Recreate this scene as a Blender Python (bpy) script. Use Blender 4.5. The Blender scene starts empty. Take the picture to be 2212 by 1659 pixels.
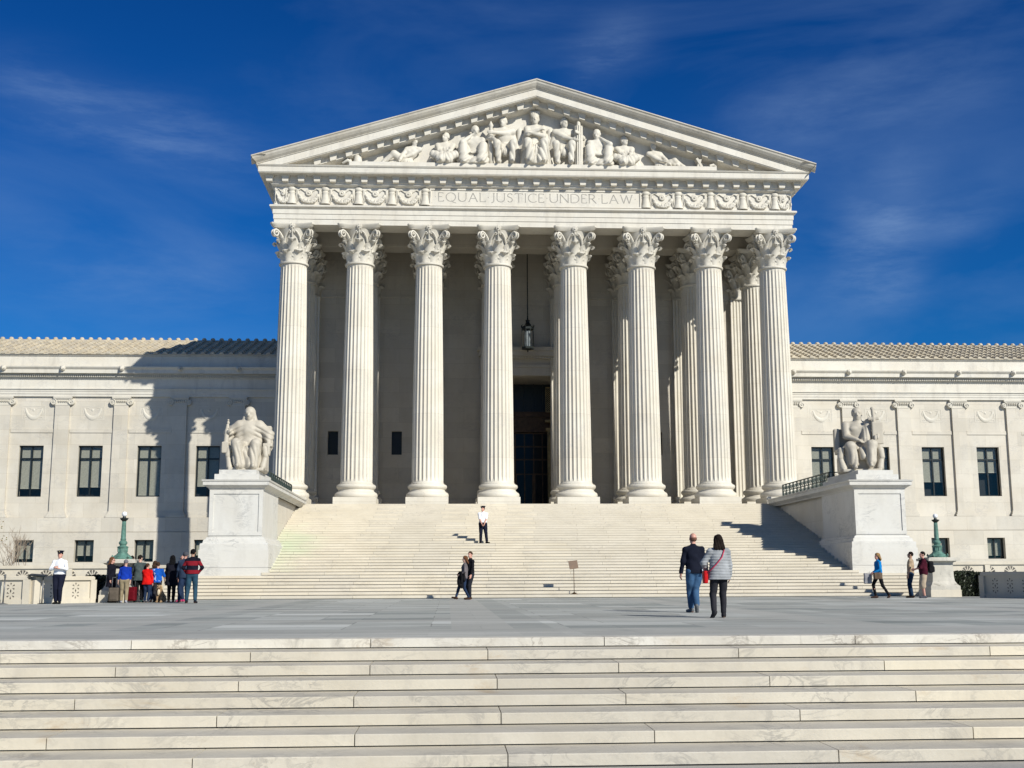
import bpy, math, random
import numpy as np
from mathutils import Vector, Matrix
R = math.radians
PI = math.pi
random.seed(7)
rng = np.random.default_rng(7)
sc = bpy.context.scene
col = sc.collection

# ------------------------------------------------------------------ camera
CX0, CY0, FPX, WPX = 1106., 829.5, 2530., 2212.
yaw, pitch, roll = R(3.15), math.atan2(419, 2530), -.0044
fw = Vector((math.sin(yaw)*math.cos(pitch), math.cos(yaw)*math.cos(pitch), math.sin(pitch)))
rt = Vector((math.cos(yaw), -math.sin(yaw), 0)); up = rt.cross(fw)
rt2 = rt*math.cos(roll)+up*math.sin(roll); up2 = up*math.cos(roll)-rt*math.sin(roll)
cam = bpy.data.cameras.new("camera"); camo = bpy.data.objects.new("camera", cam); col.objects.link(camo)
cam.sensor_width = 36; cam.lens = FPX/WPX*36; cam.clip_end = 6000; cam.clip_start = .1
m3 = Matrix((rt2, up2, -fw)).transposed()
camo.matrix_world = Matrix.Translation((-5.17, 0, .82)) @ m3.to_4x4()
sc.camera = camo

# ------------------------------------------------------------------ light
SUN = Vector((.765, -1, .76)).normalized()
el = math.asin(SUN.z); az = math.atan2(SUN.x, SUN.y)
sl = bpy.data.lights.new("sun", 'SUN'); sl.energy = 5.0; sl.angle = R(.5); sl.color = (1, .962, .865)
so = bpy.data.objects.new("sun", sl); col.objects.link(so)
so.rotation_euler = SUN.to_track_quat('Z', 'Y').to_euler(); so.location = (40, -40, 60)
w = bpy.data.worlds.new("World"); sc.world = w; w.use_nodes = True
nt = w.node_tree; nt.nodes.clear(); N = nt.nodes.new; Lk = nt.links.new
def wm(op, a, b=None, c=None, clamp=False):
    n = N('ShaderNodeMath'); n.operation = op; n.use_clamp = clamp
    for i, v in enumerate((a, b, c)):
        if v is None: continue
        if isinstance(v, (int, float)): n.inputs[i].default_value = v
        else: Lk(v, n.inputs[i])
    return n.outputs[0]
sky = N('ShaderNodeTexSky'); sky.sky_type = 'NISHITA'; sky.sun_disc = False
sky.sun_elevation = el; sky.sun_rotation = az; sky.altitude = 0; sky.air_density = 1; sky.dust_density = .15; sky.ozone_density = 4
bg = N('ShaderNodeBackground'); bg.inputs[1].default_value = .10
out = N('ShaderNodeOutputWorld')
tc = N('ShaderNodeTexCoord')
hs = N('ShaderNodeMix'); hs.data_type = 'RGBA'; hs.blend_type = 'MULTIPLY'; hs.inputs[0].default_value = 1
Lk(sky.outputs[0], hs.inputs[6])
sxyz = N('ShaderNodeSeparateXYZ'); Lk(tc.outputs['Generated'], sxyz.inputs[0])
cr = N('ShaderNodeValToRGB'); Lk(sxyz.outputs[2], cr.inputs[0])   # deep late-winter sky: bluer and darker with height; unseen zenith lightened as added fill
e_ = cr.color_ramp.elements; e_[0].position = 0; e_[0].color = (.075, .40, .72, 1); e_[1].position = 1; e_[1].color = (.20, .38, .52, 1)
for p_, c_ in ((.20, (.047, .36, .72)), (.34, (.031, .315, .70)), (.46, (.024, .275, .64)), (.58, (.05, .24, .48)), (.72, (.16, .34, .52))):
    x_ = cr.color_ramp.elements.new(p_); x_.color = (*c_, 1)
Lk(cr.outputs[0], hs.inputs[7])
# thin cirrus: stretched noise, plus a few broad wisps at fixed sky directions
mp = N('ShaderNodeMapping'); mp.inputs['Rotation'].default_value = (0, R(22), R(20)); mp.inputs['Scale'].default_value = (1.6, 1.6, 5)
Lk(tc.outputs['Generated'], mp.inputs[0])
n1 = N('ShaderNodeTexNoise'); n1.inputs['Scale'].default_value = 1.7; n1.inputs['Detail'].default_value = 7; n1.inputs['Roughness'].default_value = .55; n1.inputs['Distortion'].default_value = .7
Lk(mp.outputs[0], n1.inputs[0])
mp2 = N('ShaderNodeMapping'); mp2.inputs['Rotation'].default_value = (0, R(-38), 0); mp2.inputs['Scale'].default_value = (1.3, 1.3, 6)
Lk(tc.outputs['Generated'], mp2.inputs[0])
n2 = N('ShaderNodeTexNoise'); n2.inputs['Scale'].default_value = 5.5; n2.inputs['Detail'].default_value = 7; n2.inputs['Roughness'].default_value = .68; n2.inputs['Distortion'].default_value = .2
Lk(mp2.outputs[0], n2.inputs[0])
s1 = wm('MULTIPLY', wm('SUBTRACT', n1.outputs[0], .42, clamp=True), 1.5)
s2 = wm('MULTIPLY', wm('SUBTRACT', n2.outputs[0], .40, clamp=True), 3.4)
def wdir(x, y):
    v = fw + rt2*((x-CX0)/FPX) + up2*((CY0-y)/FPX); return v.normalized()
def wisp(x0, y0, x1, y1, wid, amp):
    # a soft streak of cloud along the arc between two sky directions
    a, b = wdir(x0, y0), wdir(x1, y1); mid = (a+b).normalized(); along = (b-a).normalized(); half = (b-a).length/2
    nrm = mid.cross(along).normalized()
    def dot(v):
        n = N('ShaderNodeVectorMath'); n.operation = 'DOT_PRODUCT'; Lk(tc.outputs['Generated'], n.inputs[0]); n.inputs[1].default_value = v; return n.outputs['Value']
    warp = wm('MULTIPLY', wm('SUBTRACT', n1.outputs[0], .5), wid*1.5)
    u = wm('DIVIDE', dot(along), half*1.0); v = wm('DIVIDE', wm('ADD', dot(nrm), warp), wid)
    r2 = wm('ADD', wm('POWER', wm('ABSOLUTE', u), 2.5), wm('MULTIPLY', v, v))
    g = wm('EXPONENT', wm('MULTIPLY', r2, -1.3))
    fr = wm('GREATER_THAN', dot(mid), .2)
    return wm('MULTIPLY', wm('MULTIPLY', g, amp), fr)
tot = wm('MULTIPLY', s1, .36)
for a in [(-60, 150, 560, 345, .032, .20), (560, 170, 1150, 400, .035, .05), (1215, 165, 1400, 60, .022, .15), (1800, 650, 2000, 380, .030, .22), (1990, 520, 2190, 420, .016, .10), (1850, 650, 2010, 600, .022, .12), (1500, 330, 2250, 120, .05, .09), (-50, 560, 600, 640, .035, .09)]:
    g = wisp(*a); tot = wm('ADD', tot, wm('MULTIPLY', g, wm('ADD', wm('MULTIPLY', s2, 1.5), .55)))
cl = N('ShaderNodeMix'); cl.data_type = 'RGBA'; Lk(wm('MINIMUM', tot, .8), cl.inputs[0]); Lk(hs.outputs[2], cl.inputs[6]); cl.inputs[7].default_value = (2.6, 3.9, 6.2, 1)
Lk(cl.outputs[2], bg.inputs[0]); Lk(bg.outputs[0], out.inputs[0])
sc.view_settings.view_transform = 'Standard'; sc.view_settings.look = 'None'; sc.view_settings.exposure = .12; sc.view_settings.gamma = 1
try:
    sc.cycles.max_bounces = 8; sc.cycles.diffuse_bounces = 3; sc.cycles.use_denoising = True
except Exception: pass

# ------------------------------------------------------------------ materials
MATS = {}
class NT:
    def __init__(s, name):
        s.m = bpy.data.materials.new(name); s.m.use_nodes = True; s.t = s.m.node_tree; s.t.nodes.clear()
        s.b = s.n('ShaderNodeBsdfPrincipled'); s.o = s.n('ShaderNodeOutputMaterial'); s.l(s.b.outputs[0], s.o.inputs[0]); MATS[name] = s.m
    def n(s, k, **kw):
        x = s.t.nodes.new(k)
        for a, v in kw.items(): setattr(x, a, v)
        return x
    def l(s, a, b): s.t.links.new(a, b)
    def set(s, node, i, v):
        if hasattr(v, 'is_linked') or isinstance(v, bpy.types.NodeSocket): s.l(v, node.inputs[i])
        else: node.inputs[i].default_value = v
    def math(s, op, a, b=0., clamp=False):
        x = s.n('ShaderNodeMath', operation=op); x.use_clamp = clamp; s.set(x, 0, a); s.set(x, 1, b); return x.outputs[0]
    def mix(s, f, a, b, bt='MIX'):
        x = s.n('ShaderNodeMix', data_type='RGBA', blend_type=bt); s.set(x, 0, f)
        for i, v in ((6, a), (7, b)): s.set(x, i, (*v, 1) if isinstance(v, tuple) and len(v) == 3 else v)
        return x.outputs[2]
    def noise(s, vec, sc_, det=4, rough=.55, dist=0, stretch=None):
        if stretch:
            mp = s.n('ShaderNodeMapping'); mp.inputs['Scale'].default_value = stretch; s.l(vec, mp.inputs[0]); vec = mp.outputs[0]
        x = s.n('ShaderNodeTexNoise'); s.l(vec, x.inputs[0]); x.inputs['Scale'].default_value = sc_; x.inputs['Detail'].default_value = det
        x.inputs['Roughness'].default_value = rough; x.inputs['Distortion'].default_value = dist; return x.outputs[0]
    def ramp(s, v, lo, hi):
        x = s.n('ShaderNodeMapRange'); s.l(v, x.inputs[0]); x.inputs[1].default_value = lo; x.inputs[2].default_value = hi; return x.outputs[0]

def stone(name, c1, c2, c3, rough=.6, block=None, islands=0., grime=.0, veins=.5, bump=.15, vs=1.0, objc=False, stains=0., rust=0.):
    q = NT(name)
    geo = q.n('ShaderNodeNewGeometry'); tcn = q.n('ShaderNodeTexCoord')
    pos = tcn.outputs['Object'] if objc else geo.outputs['Position']
    a = q.noise(pos, .55*vs, 5, .6, .4); col_ = q.mix(q.ramp(a, .35, .65), c1, c2)
    v = q.noise(pos, 1.1*vs, 8, .62, 1.6, (1, 1, 1.9)); vv = q.math('ABSOLUTE', q.math('SUBTRACT', v, .5)); vv = q.math('SUBTRACT', 1., q.ramp(vv, 0., .045), True)
    patch = q.ramp(q.noise(pos, .8*vs, 3), .45, .7)
    col_ = q.mix(q.math('MULTIPLY', q.math('MULTIPLY', vv, patch), veins), col_, c3)
    fine = q.noise(pos, 14*vs, 6, .7); col_ = q.mix(.35, col_, q.mix(q.ramp(fine, .3, .7), (.86, .85, .83), (1.0, 1.0, 1.0)), 'MULTIPLY')
    if block:
        bw, bh, amt = block
        sp = q.n('ShaderNodeSeparateXYZ'); q.l(geo.outputs['Position'], sp.inputs[0])
        cb = q.n('ShaderNodeCombineXYZ'); q.l(q.math('ADD', sp.outputs[0], sp.outputs[1]), cb.inputs[0]); q.l(sp.outputs[2], cb.inputs[1])
        br = q.n('ShaderNodeTexBrick'); q.l(cb.outputs[0], br.inputs[0]); br.offset = .5
        br.inputs['Color1'].default_value = (1-amt, 1-amt*.95, 1-amt*.8, 1); br.inputs['Color2'].default_value = (1.03, 1.03, 1.04, 1); br.inputs['Mortar'].default_value = (.72, .69, .64, 1)
        br.inputs['Scale'].default_value = 1; br.inputs['Mortar Size'].default_value = .007; br.inputs['Brick Width'].default_value = bw; br.inputs['Row Height'].default_value = bh
        br.inputs['Mortar Smooth'].default_value = .3
        col_ = q.mix(1., col_, br.outputs[0], 'MULTIPLY')
    if islands:
        rp = q.ramp(geo.outputs['Random Per Island'], 0, 1)
        col_ = q.mix(1., col_, q.mix(rp, (1-islands, 1-islands*.95, 1-islands*.75), (1.03, 1.02, 1.0)), 'MULTIPLY')
    if grime:
        g = q.noise(pos, 1.4, 6, .65, .3, (1.6, 1.6, .35)); col_ = q.mix(q.math('MULTIPLY', q.ramp(g, .5, .72), grime), col_, (.30, .28, .25))
    if stains:
        g = q.noise(pos, 2.4, 6, .7, .6, (1, 1, .6)); col_ = q.mix(q.math('MULTIPLY', q.ramp(g, .56, .66), stains), col_, (.16, .15, .13))
    if rust:
        g = q.noise(pos, .9, 7, .7, .5, (.8, .8, 2.2)); col_ = q.mix(q.math('MULTIPLY', q.ramp(g, .60, .72), rust), col_, (.36, .25, .13))
    q.l(col_, q.b.inputs['Base Color']); q.b.inputs['Roughness'].default_value = rough
    bp = q.n('ShaderNodeBump'); bp.inputs['Strength'].default_value = bump; bp.inputs['Distance'].default_value = .02
    q.l(q.math('ADD', fine, q.math('MULTIPLY', a, .4)), bp.inputs['Height']); q.l(bp.outputs[0], q.b.inputs['Normal'])
    return q.m
A1, A2, A3 = (.73, .69, .61), (.66, .61, .52), (.42, .41, .40)
M_WALL = stone('marble_wall', (0.616, 0.576, 0.491), (0.563, 0.515, 0.423), (0.396, 0.378, 0.350), block=(2.1, .98, .11), veins=.55, bump=.1, grime=.16)
M_CARVE = stone('carved_marble', (0.616, 0.585, 0.512), (0.554, 0.519, 0.440), A3, veins=.35, bump=.12, grime=.18)
M_ENT = stone('entablature_marble', (0.651, 0.625, 0.555), (0.607, 0.568, 0.487), A3, veins=.5, bump=.1, grime=.36)
M_CROWN = stone('weathered_crown_marble', (0.581, 0.554, 0.487), (0.493, 0.458, 0.384), (0.264, 0.255, 0.230), veins=.5, bump=.15, grime=.45)
M_SHAFT = stone('column_marble', (0.651, 0.616, 0.529), (0.590, 0.546, 0.452), A3, block=(40, 2.55, .05), veins=.45, bump=.08, grime=.16)
M_STEP = stone('stair_marble', (.625, .575, .475), (.565, .515, .415), (0.414, 0.378, 0.316), islands=.07, veins=.55, bump=.12)
M_LSTEP = stone('front_step_marble', (.645, .595, .485), (.57, .52, .415), (0.352, 0.330, 0.282), islands=.17, veins=.9, bump=.2, vs=1.4, grime=.28, rust=.5)
M_EDGE = stone('curb_marble', (0.651, 0.629, 0.563), (0.563, 0.528, 0.452), (0.229, 0.202, 0.171), islands=.08, veins=1., bump=.25, vs=1.5, grime=.35, stains=.45, rust=.5)
M_PED = stone('pedestal_marble', (0.613, 0.605, 0.570), (0.571, 0.554, 0.505), (0.353, 0.353, 0.342), veins=1., bump=.08, vs=.9, grime=.2)
M_PEDW = stone('cheek_wall_marble', (0.616, 0.581, 0.499), (0.546, 0.502, 0.418), A3, block=(2.6, 1.2, .07), veins=.5, bump=.1, grime=.15)
M_STAT = stone('statue_marble', (.51, .47, .39), (.43, .39, .32), (.25, .22, .19), veins=.25, bump=.15, vs=1.6, grime=.3, objc=True)
M_PIER = stone('stained_pier_stone', (0.563, 0.537, 0.469), (0.440, 0.414, 0.350), (0.220, 0.211, 0.188), veins=.5, bump=.3, vs=1.5, grime=.5, stains=.75)
M_GARD = stone('garden_wall_stone', (0.616, 0.563, 0.461), (0.537, 0.484, 0.384), A3, veins=.35, bump=.12, grime=.2)
#M_INNER = stone('portico_wall_marble', (.50, .475, .43), (.43, .40, .355), (.30, .29, .27), block=(2.2, 1.15, .06), veins=.6, bump=.08)
M_ROOFT = stone('roof_tile', (.60, .54, .42), (.50, .43, .31), (.28, .25, .19), islands=.22, veins=.4, bump=.3, vs=2, grime=.3)
M_CREV = stone('bedding_and_opening_shade', (.10, .09, .075), (.08, .07, .06), (.05, .05, .05), veins=.1)

def algae(m, c, r):
    t = m.node_tree; b = [n for n in t.nodes if n.type == 'BSDF_PRINCIPLED'][0]; src = b.inputs['Base Color'].links[0].from_socket
    g = t.nodes.new('ShaderNodeNewGeometry'); mp = t.nodes.new('ShaderNodeVectorMath'); mp.operation = 'SUBTRACT'; t.links.new(g.outputs['Position'], mp.inputs[0]); mp.inputs[1].default_value = c
    sc_ = t.nodes.new('ShaderNodeVectorMath'); sc_.operation = 'MULTIPLY'; t.links.new(mp.outputs[0], sc_.inputs[0]); sc_.inputs[1].default_value = r
    ln = t.nodes.new('ShaderNodeVectorMath'); ln.operation = 'LENGTH'; t.links.new(sc_.outputs[0], ln.inputs[0])
    no = t.nodes.new('ShaderNodeTexNoise'); no.inputs['Scale'].default_value = .8; t.links.new(g.outputs['Position'], no.inputs[0])
    ad = t.nodes.new('ShaderNodeMath'); ad.operation = 'ADD'; t.links.new(ln.outputs['Value'], ad.inputs[0]); t.links.new(no.outputs[0], ad.inputs[1])
    mr = t.nodes.new('ShaderNodeMapRange'); t.links.new(ad.outputs[0], mr.inputs[0]); mr.inputs[1].default_value = 1.35; mr.inputs[2].default_value = .55; mr.inputs[3].default_value = 0; mr.inputs[4].default_value = .55
    mx = t.nodes.new('ShaderNodeMix'); mx.data_type = 'RGBA'; t.links.new(mr.outputs[0], mx.inputs[0]); t.links.new(src, mx.inputs[6]); mx.inputs[7].default_value = (.40, .50, .33, 1); t.links.new(mx.outputs[2], b.inputs['Base Color'])
algae(M_STEP, (-12.9, 57.0, 2.2), (.42, .17, .2))
def plain(name, c, rough=.6, metal=0., var=.12, scale=8., bump=0., objc=True, spec=None):
    q = NT(name); tcn = q.n('ShaderNodeTexCoord')
    f = q.noise(tcn.outputs['Object'], scale, 5, .6)
    d = tuple(max(0, x*(1-var*1.5)) for x in c); u = tuple(min(1, x*(1+var)) for x in c)
    q.l(q.mix(q.ramp(f, .3, .7), d, u), q.b.inputs['Base Color']); q.b.inputs['Roughness'].default_value = rough; q.b.inputs['Metallic'].default_value = metal
    if spec is not None: q.b.inputs['Specular IOR Level'].default_value = spec
    if bump:
        bp = q.n('ShaderNodeBump'); bp.inputs['Strength'].default_value = bump; bp.inputs['Distance'].default_value = .01; q.l(f, bp.inputs['Height']); q.l(bp.outputs[0], q.b.inputs['Normal'])
    return q.m
M_VERD = plain('verdigris_bronze', (.095, .205, .165), .65, 0, .35, 6, .3)
M_VERDK = plain('dark_bronze', (.028, .034, .032), .45, .4, .3, 6)
M_RAIL = plain('green_black_railing', (.03, .05, .045), .5, .2, .3, 5)
M_FRAME = plain('black_green_window_frame', (.012, .018, .02), .4, .2, .2)
M_BLIND = plain('window_blind', (.50, .49, .42), .7)
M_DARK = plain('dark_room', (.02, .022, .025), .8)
M_GLOBE = plain('white_globe_glass', (.80, .81, .82), .15, 0, .03)
M_BRONZE = plain('brown_bronze', (.085, .045, .02), .4, .6, .3, 5)
M_BRASS = plain('gilded_bronze', (.34, .26, .12), .45, .3, .3, 5)
M_SIGNB = plain('brown_sign_back', (.095, .048, .020), .55, .1, .2, 6)
M_LETTER = plain('patina_shade_lettering', (.31, .295, .265), .7, 0, .15, 3)  # flat strokes; grey carries patina and the shade of incised letters
q = NT('window_glass'); g = q.n('ShaderNodeBsdfGlossy'); g.inputs['Roughness'].default_value = .03; g.inputs['Color'].default_value = (.9, .95, 1, 1)
tr = q.n('ShaderNodeBsdfTransparent'); tr.inputs['Color'].default_value = (.80, .81, .79, 1); fr = q.n('ShaderNodeValue'); fr.outputs[0].default_value = .045
g.inputs['Color'].default_value = (.75, .78, .8, 1); mx = q.n('ShaderNodeMixShader'); q.l(fr.outputs[0], mx.inputs[0]); q.l(tr.outputs[0], mx.inputs[1]); q.l(g.outputs[0], mx.inputs[2]); q.l(mx.outputs[0], q.o.inputs[0]); M_GLASS = q.m
q = NT('dark_door_glass'); q.b.inputs['Base Color'].default_value = (.012, .016, .022, 1); q.b.inputs['Roughness'].default_value = .12; q.b.inputs['Specular IOR Level'].default_value = .12; M_DGLASS = q.m
# plaza paving: big slabs of blue-grey marble in mixed tones, laid in bands
q = NT('grey_marble_paving'); geo = q.n('ShaderNodeNewGeometry'); pos = geo.outputs['Position']
br = q.n('ShaderNodeTexBrick'); q.l(pos, br.inputs[0]); br.offset = .37; br.inputs['Scale'].default_value = 1; br.inputs['Brick Width'].default_value = 2.3; br.inputs['Row Height'].default_value = 1.15
br.inputs['Mortar Size'].default_value = .014; br.inputs['Color1'].default_value = (.30, .305, .285, 1); br.inputs['Color2'].default_value = (.505, .515, .49, 1); br.inputs['Mortar'].default_value = (.20, .20, .19, 1)
sp = q.n('ShaderNodeSeparateXYZ'); q.l(pos, sp.inputs[0])
row = q.math('FLOOR', q.math('DIVIDE', sp.outputs[1], 1.15)); offx = q.math('MULTIPLY', q.math('MODULO', row, 2), .851)
colx = q.math('FLOOR', q.math('DIVIDE', q.math('ADD', sp.outputs[0], offx), 2.3)); cbn = q.n('ShaderNodeCombineXYZ'); q.l(row, cbn.inputs[0]); q.l(colx, cbn.inputs[1])
wn = q.n('ShaderNodeTexWhiteNoise'); wn.noise_dimensions = '3D'; q.l(cbn.outputs[0], wn.inputs['Vector'])
lite = q.ramp(wn.outputs[0], .86, .90); dark = q.math('SUBTRACT', 1., q.ramp(wn.outputs[0], .08, .14), True)
v = q.noise(pos, .9, 8, .65, 1.2, (.35, 1.6, 1)); c_ = q.mix(q.ramp(v, .35, .68), q.mix(1., br.outputs[0], (.74, .755, .74), 'MULTIPLY'), q.mix(.35, br.outputs[0], (.60, .61, .58)))
fx = q.math('FRACT', q.math('DIVIDE', q.math('ADD', sp.outputs[0], 5.1), 6.6)); bandx = q.math('LESS_THAN', fx, .155)
fy = q.math('FRACT', q.math('DIVIDE', q.math('ADD', sp.outputs[1], 1.5), 8.2)); bandy = q.math('LESS_THAN', fy, .12)
frontb = q.math('LESS_THAN', sp.outputs[1], 19.6)
bnd = q.math('MAXIMUM', q.math('MAXIMUM', bandx, bandy), frontb)
c_ = q.mix(q.math('MULTIPLY', lite, .7), c_, (.60, .61, .58)); c_ = q.mix(q.math('MULTIPLY', dark, .6), c_, (.19, .215, .205))
st_ = q.noise(pos, 1.6, 6, .6, .3, (.25, 2.6, 1)); c_ = q.mix(q.math('MULTIPLY', q.ramp(st_, .58, .70), .55), c_, (.60, .61, .58)); c_ = q.mix(q.math('MULTIPLY', q.math('SUBTRACT', 1., q.ramp(st_, .30, .40), True), .5), c_, (.20, .22, .21))
edge = q.math('MAXIMUM', q.math('LESS_THAN', q.math('ABSOLUTE', q.math('SUBTRACT', fx, .205)), .05), q.math('LESS_THAN', q.math('ABSOLUTE', q.math('SUBTRACT', fy, .15)), .03))
c_ = q.mix(q.math('MULTIPLY', edge, .3), c_, (.20, .215, .205))
c_ = q.mix(q.math('MULTIPLY', bnd, .75), c_, q.mix(q.ramp(v, .3, .7), (.34, .34, .315), (.45, .445, .415)))
fn = q.noise(pos, 9, 6, .7); c_ = q.mix(.3, c_, q.mix(q.ramp(fn, .3, .7), (.75, .75, .75), (1.08, 1.08, 1.08)), 'MULTIPLY')
q.l(c_, q.b.inputs['Base Color']); q.b.inputs['Roughness'].default_value = .7; q.b.inputs['Specular IOR Level'].default_value = .25; M_PLAZA = q.m
M_SIDE = stone('sidewalk_concrete', (.42, .40, .37), (.36, .345, .32), (.28, .27, .25), rough=.85, bump=.3)
# leaves
q = NT('hedge_leaf'); gi = q.n('ShaderNodeNewGeometry'); q.l(q.mix(gi.outputs['Random Per Island'], (.010, .016, .008), (.045, .06, .03)), q.b.inputs['Base Color']); q.b.inputs['Roughness'].default_value = .5; M_HEDGE = q.m
q = NT('dry_leaf'); gi = q.n('ShaderNodeNewGeometry'); q.l(q.mix(gi.outputs['Random Per Island'], (.10, .10, .03), (.30, .22, .08)), q.b.inputs['Base Color']); M_DRY = q.m
M_TWIG = plain('bare_twig_bark', (.34, .27, .20), .9)

# ------------------------------------------------------------------ mesh helpers
class MB:
    def __init__(s): s.v = []; s.f = []
    def add(s, vs, fs):
        o = len(s.v); s.v += [tuple(map(float, p)) for p in vs]; s.f += [tuple(i+o for i in f) for f in fs]; return s
    def box(s, x0, x1, y0, y1, z0, z1, bot=True):
        v = [(x0,y0,z0),(x1,y0,z0),(x1,y1,z0),(x0,y1,z0),(x0,y0,z1),(x1,y0,z1),(x1,y1,z1),(x0,y1,z1)]
        f = [(4,5,6,7),(0,1,5,4),(1,2,6,5),(2,3,7,6),(3,0,4,7)]
        if bot: f.append((3,2,1,0))
        return s.add(v, f)
    def hexa(s, b, t):   # bottom 4 pts, top 4 pts, same winding
        return s.add(list(b)+list(t), [(4,5,6,7),(0,1,5,4),(1,2,6,5),(2,3,7,6),(3,0,4,7),(3,2,1,0)])
    def lathe(s, prof, seg=24, c=(0,0,0), sq=False):
        vs = []; n = seg
        for r, z in prof:
            for i in range(n):
                a = 2*PI*(i+.5)/n; k = 1
                if sq: k = 1/max(abs(math.cos(a)), abs(math.sin(a)))
                vs.append((c[0]+r*k*math.cos(a), c[1]+r*k*math.sin(a), c[2]+z))
        fs = [(j*n+i, j*n+(i+1) % n, (j+1)*n+(i+1) % n, (j+1)*n+i) for j in range(len(prof)-1) for i in range(n)]
        fs += [tuple(range(n-1, -1, -1)), tuple((len(prof)-1)*n+i for i in range(n))]
        return s.add(vs, fs)
    def tube(s, pts, r, seg=8, close=True):
        pts = [Vector(p) for p in pts]; n = len(pts); rs = r if isinstance(r, (list, tuple)) else [r]*n; vs = []
        prev = None
        for i, p in enumerate(pts):
            d = (pts[min(i+1, n-1)]-pts[max(i-1, 0)]).normalized()
            if prev is None:
                u = d.orthogonal().normalized()
            else:
                u = (prev-d*prev.dot(d)); u = u.normalized() if u.length > 1e-6 else d.orthogonal().normalized()
            prev = u; w_ = d.cross(u)
            for k in range(seg):
                a = 2*PI*k/seg; vs.append(p+(u*math.cos(a)+w_*math.sin(a))*rs[i])
        fs = [(j*seg+k, j*seg+(k+1) % seg, (j+1)*seg+(k+1) % seg, (j+1)*seg+k) for j in range(n-1) for k in range(seg)]
        if close: fs += [tuple(range(seg-1, -1, -1)), tuple((n-1)*seg+k for k in range(seg))]
        return s.add(vs, fs)
    def prism(s, poly, y0, y1, f=lambda x, y, z: (x, y, z)):   # poly in (x,z), extruded along y
        n = len(poly); vs = [f(x, y0, z) for x, z in poly]+[f(x, y1, z) for x, z in poly]
        fs = [(i, (i+1) % n, n+(i+1) % n, n+i) for i in range(n)]+[tuple(range(n-1, -1, -1)), tuple(range(n, 2*n))]
        return s.add(vs, fs)
    def build(s, name, mat, parent=None, smooth=False, loc=None, angle=None):
        me = bpy.data.meshes.new(name); me.from_pydata(s.v, [], s.f); me.update()
        return link(name, me, mat, parent, smooth, loc, angle)
def link(name, me, mat, parent=None, smooth=False, loc=None, angle=None):
    import bmesh
    bm = bmesh.new(); bm.from_mesh(me); bmesh.ops.recalc_face_normals(bm, faces=bm.faces); bm.to_mesh(me); bm.free()
    if mat: me.materials.append(mat)
    if smooth:
        me.polygons.foreach_set('use_smooth', [True]*len(me.polygons))
        if angle:
            try: me.set_sharp_from_angle(angle=R(angle))
            except Exception: pass
    o = bpy.data.objects.new(name, me); col.objects.link(o)
    if parent: o.parent = parent
    if loc: o.location = loc
    return o
def tag(o, label=None, cat=None, group=None, kind=None):
    for k, v in (('label', label), ('category', cat), ('group', group), ('kind', kind)):
        if v: o[k] = v
    return o
def empty(name, loc=(0,0,0), rz=0, **kw):
    o = bpy.data.objects.new(name, None); col.objects.link(o); o.location = loc; o.rotation_euler = (0,0,rz); o.empty_display_size = .3
    return tag(o, **kw)
def copy_part(src, parent, loc=None, rz=None, kids=True):
    o = src.copy(); col.objects.link(o); o.parent = parent
    if loc is not None: o.location = loc
    if rz is not None: o.rotation_euler = (0,0,rz)
    if kids:
        for ch in list(src.children):
            c = ch.copy(); col.objects.link(c); c.parent = o
    return o
def sweepU(mb, prof, a, yf, yb, top=True):
    """moulding profile (out,z) swept round three sides of the portico: left, front, right"""
    n = len(prof); vs = []
    for (o, z) in prof:
        vs += [(-a-o, yb, z), (-a-o, yf-o, z), (a+o, yf-o, z), (a+o, yb, z)]
    fs = []
    for j in range(n-1):
        for i in range(3): fs.append((j*4+i, j*4+i+1, (j+1)*4+i+1, (j+1)*4+i))
    mb.add(vs, fs)

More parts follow.
